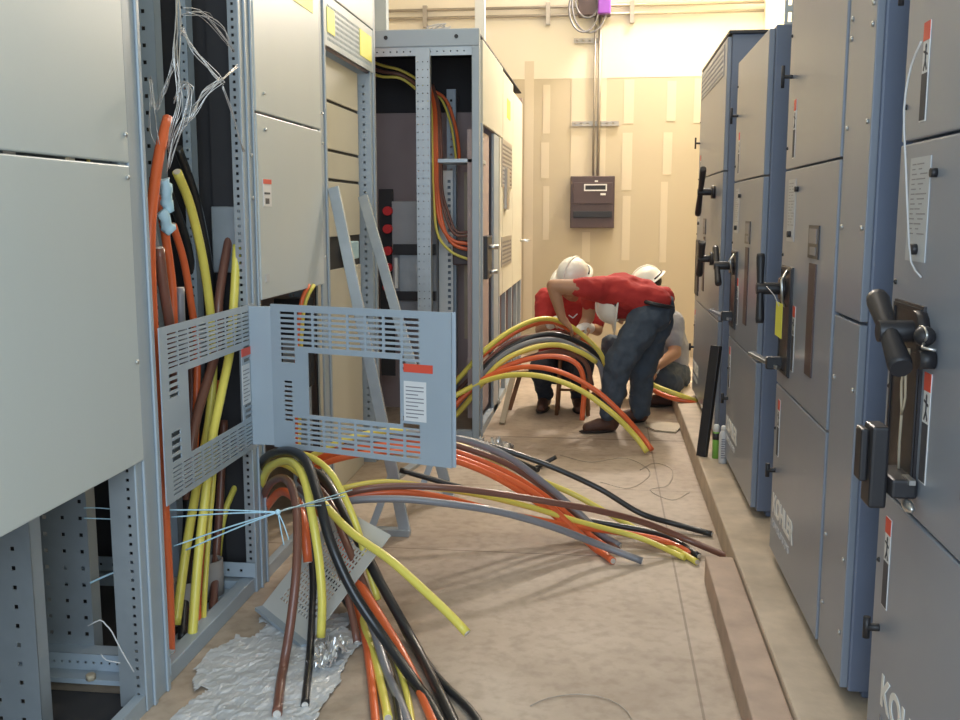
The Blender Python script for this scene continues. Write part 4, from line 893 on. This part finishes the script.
knN = P(619, 362, 6.30); anN = P(610, 413, 6.34); knF = P(642, 370, 6.62); anF = P(640, 412, 6.68)
body('jeans', [([pel+V((0, -.06, .0)), hipN, knN], [.108, .112, .094]), ([knN, knN.lerp(anN, .5), anN+V((.0, 0, .02))], [.092, .080, .072]),
               ([pel+V((.0, .06, 0)), hipF, knF], [.108, .108, .090]), ([knF, knF.lerp(anF, .5), anF+V((0, 0, .01))], [.086, .076, .070]), ([pel, P(656, 309, 6.47)], [.112, .125])], 'jeans', p1, .010, 6)
# belt following the waist
bc = P(654, 302, 6.47); ax = V((.22, 0, .97)); R_ = frame(V((0, 1, 0)), ax); bel = MB()
bel.tube([bc+R_ @ V((.122*math.cos(a), .170*math.sin(a), 0)) for a in [2*math.pi*i/32 for i in range(33)]], .014, 8, False).build('belt', 'blackm', p1)
boot(p1, (P(612, 425, 6.36).x, 6.36, 0), (P(583, 427, 6.32).x, 6.30, 0), anN)
boot(p1, (P(642, 418, 6.68).x, 6.68, 0), (P(614, 418, 6.68).x, 6.64, 0), anF)

# --- man 2: crouching at left, red shirt, facing the camera, helmet tilted
p2 = thing('person', 'crouching person in red t-shirt and white hard hat holding the cable arches', 'person', (-.22, 7.0, 0))
Q = lambda u, v, y=7.05: PY(u, v, y)
R, L, hch, hel = head_parts(Q(573, 279, 6.90), (-.45, -.75, -.50), (-.05, -.45, .85))
shL = Q(547, 300, 7.05); shR = Q(592, 303, 7.05); ch2 = Q(567, 313, 7.10); bel2 = Q(560, 345, 7.18); pel2 = Q(556, 366, 7.22)
elL = Q(541, 330, 6.95); wrL = Q(556, 321, 6.72); elR = Q(597, 330, 6.95); wrR = Q(586, 327, 6.72)
ca, ea = hand(wrL, Q(570, 326, 6.62)-wrL, (0, 0, -1), 1.0, .5, -1); cb, eb = hand(wrR, Q(577, 332, 6.62)-wrR, (0, 0, -1), 1.0, .5, 1)
body('body', [([Q(570, 300, 7.02), Q(571, 288, 6.96)], [.06, .056]), ([shL, elL, wrL], [.052, .042, .028]), ([shR, elR, wrR], [.052, .042, .028]), ([ch2, bel2], [.13, .125])]+hch+ca+cb, 'skin', p2, .0075, 3, hel+ea+eb)
face_bits(L, R, p2)
MB().ell(L(0, -.02, .035), (.078, .09, .088), R, 20, 14).build('hair', 'hair', p2)
helmet(p2, L(0, 0, .045), R @ V((0, 1, 0)), R @ V((0, 0, 1)))
body('shirt', [([Q(566, 303, 7.06), ch2, bel2, Q(557, 358, 7.2)], [.12, .15, .145, .14]), ([ch2+V((-.08, 0, .03)), shL, shL.lerp(elL, .65)], [.12, .088, .07]), ([ch2+V((.06, 0, .03)), shR, shR.lerp(elR, .65)], [.12, .085, .07])], 'shirt', p2, .010, 6)
body('work_glove', [([wrL.lerp(elL, .35), wrL], [.037, .036]), ([wrL, wrL+(Q(570, 326, 6.62)-wrL)*.55], [.036, .040])], 'white', p2, .007, 3)
body('work_glove', [([wrR.lerp(elR, .35), wrR], [.037, .036]), ([wrR, wrR+(Q(577, 332, 6.62)-wrR)*.55], [.036, .040])], 'white', p2, .007, 3)
a_ = Q(573, 318, 6.93); MB().bar(a_, a_+V((.03, 0, .03)), .008, .002, V((0, 1, 0))).bar(a_, a_+V((-.03, 0, .02)), .008, .002, V((0, 1, 0))).build('shirt_print', 'white', p2)
kL = Q(541, 368, 6.85); kR = Q(583, 366, 6.85); aL = Q(545, 392, 7.08); aR = Q(578, 394, 7.08)
aL.z = .10; aR.z = .10
body('trousers', [([pel2, pel2+V((-.07, -.03, 0)), kL], [.14, .115, .082]), ([kL, aL], [.080, .058]), ([pel2+V((.07, -.03, 0)), kR], [.115, .082]), ([kR, aR], [.080, .058])], 'jeans_d', p2, .010, 5)
boot(p2, (aL.x, aL.y+.04, 0), (aL.x-.02, aL.y-.20, 0), aL); boot(p2, (aR.x, aR.y+.04, 0), (aR.x+.02, aR.y-.20, 0), aR)

# --- man 3: squatting at right behind man 1
p3 = thing('person', 'squatting person in grey t-shirt, jeans and white hard hat behind bending man', 'person', (.45, 7.4, 0))
Q = lambda u, v, y=7.4: PY(u, v, y)
R, L, hch, hel = head_parts(Q(650, 287, 7.40), (-.75, -.25, -.55), (-.55, -.1, .8))
ch3 = Q(662, 326, 7.45); bk3 = Q(671, 352, 7.50); pel3 = Q(672, 374, 7.50); shN3 = Q(672, 322, 7.28); shF3 = Q(650, 316, 7.66)
elN3 = Q(675, 353, 7.18); wrN3 = Q(654, 369, 7.0); elF3 = Q(634, 345, 7.7); wrF3 = Q(625, 368, 7.4)
ca, ea = hand(wrN3, Q(643, 377, 6.92)-wrN3, (0, .5, -1), 1., .5, 1); cb, eb = hand(wrF3, Q(632, 378, 7.2)-wrF3, (0, .2, -1), 1., .5, -1)
body('body', [([Q(655, 310, 7.42), Q(650, 299, 7.40)], [.065, .056]), ([shN3, elN3, wrN3], [.056, .046, .030]), ([shF3, elF3, wrF3], [.05, .042, .028]), ([ch3, bk3], [.13, .125])]+hch+ca+cb, 'skin', p3, .0075, 3, hel+ea+eb)
face_bits(L, R, p3)
MB().ell(L(0, -.02, .035), (.078, .09, .088), R, 20, 14).build('hair', 'hair', p3)
helmet(p3, L(0, 0, .045), R @ V((0, 1, 0)), R @ V((0, 0, 1)))
body('shirt', [([Q(660, 314, 7.44), ch3, bk3, Q(672, 364, 7.5)], [.11, .145, .14, .13]), ([ch3, shN3, shN3.lerp(elN3, .6)], [.12, .088, .074]), ([ch3, shF3, shF3.lerp(elF3, .5)], [.12, .085, .068])], 'shirt_g', p3, .010, 6)
kN = Q(650, 372, 7.05); kF = Q(612, 345, 7.5); aN = Q(668, 398, 7.25); aN.z = .1; aF = Q(618, 392, 7.5); aF.z = .1
body('jeans', [([pel3, pel3+V((0, -.06, 0)), Q(660, 376, 7.15)], [.145, .12, .095]), ([Q(660, 376, 7.15), Q(672, 384, 7.2), aN], [.095, .085, .06]), ([pel3, kF], [.12, .085]), ([kF, aF], [.085, .06])], 'jeans', p3, .010, 5)
MB().tube([wrN3+V((.033*math.cos(a), .02*math.sin(a), .033*math.sin(a))) for a in [2*math.pi*i/16 for i in range(17)]], .007, 6, False).build('wristwatch', 'steel', p3)
boot(p3, (aN.x+.02, aN.y+.03, 0), (aN.x-.20, aN.y-.03, 0), aN); boot(p3, (aF.x+.03, aF.y, 0), (aF.x-.2, aF.y-.02, 0), aF)

# ================================================================= LIGHT
def area(name, loc, target, size, power, color, sy=None):
    l = bpy.data.lights.new(name, 'AREA'); l.energy = power; l.color = color; l.size = size
    if sy: l.shape = 'RECTANGLE'; l.size_y = sy
    o = bpy.data.objects.new(name, l); COL.objects.link(o); o.location = loc
    o.rotation_euler = (V(target)-V(loc)).to_track_quat('-Z', 'Y').to_euler(); return o
area('daylight_doorway', (.3, -1.5, 2.0), (-.6, 4, .6), 2.6, 135, (.66, .83, 1.0), 2.6)
l = area('flood_light', (.62, 9.48, 3.77), (0, 5.0, .0), .35, 125, (1.0, .90, .78)); l.data.spread = math.radians(170)
pl = bpy.data.lights.new('flood_spill', 'POINT'); pl.energy = 120; pl.color = (1, .92, .90); pl.shadow_soft_size = .12
o = bpy.data.objects.new('flood_spill', pl); COL.objects.link(o); o.location = (.62, 9.40, 3.98)
area('ceiling_light_far', (-.2, 7.6, 4.1), (-.2, 7.6, 0), 1.6, 48, (1.0, .90, .74))
area('ceiling_light_mid', (-.3, 4.4, 4.1), (-.3, 4.4, 0), 1.4, 30, (1.0, .92, .82))
w = bpy.data.worlds.new('world'); bpy.context.scene.world = w; w.use_nodes = True
w.node_tree.nodes['Background'].inputs[0].default_value = (.75, .86, 1.0, 1); w.node_tree.nodes['Background'].inputs[1].default_value = .8

# ================================================================= CAMERA
cam = bpy.data.cameras.new('camera'); co = bpy.data.objects.new('camera', cam); COL.objects.link(co)
cam.sensor_width = 36; cam.lens = 36*F/960; cam.clip_start = .05; cam.clip_end = 60
# invert: world axes expressed in camera coordinates -> camera axes in world
right = V((cx.x, cy.x, cz.x)); upv = V((cx.y, cy.y, cz.y)); fw = V((cx.z, cy.z, cz.z))
mw = Matrix((right, upv, -fw)).transposed().to_4x4(); mw.translation = V((0, 0, CAMH)); co.matrix_world = mw
sc = bpy.context.scene; sc.camera = co
sc.view_settings.view_transform = 'Standard'; sc.view_settings.look = 'None'; sc.view_settings.gamma = 1; sc.view_settings.exposure = 0; sc.view_settings.use_curve_mapping = False
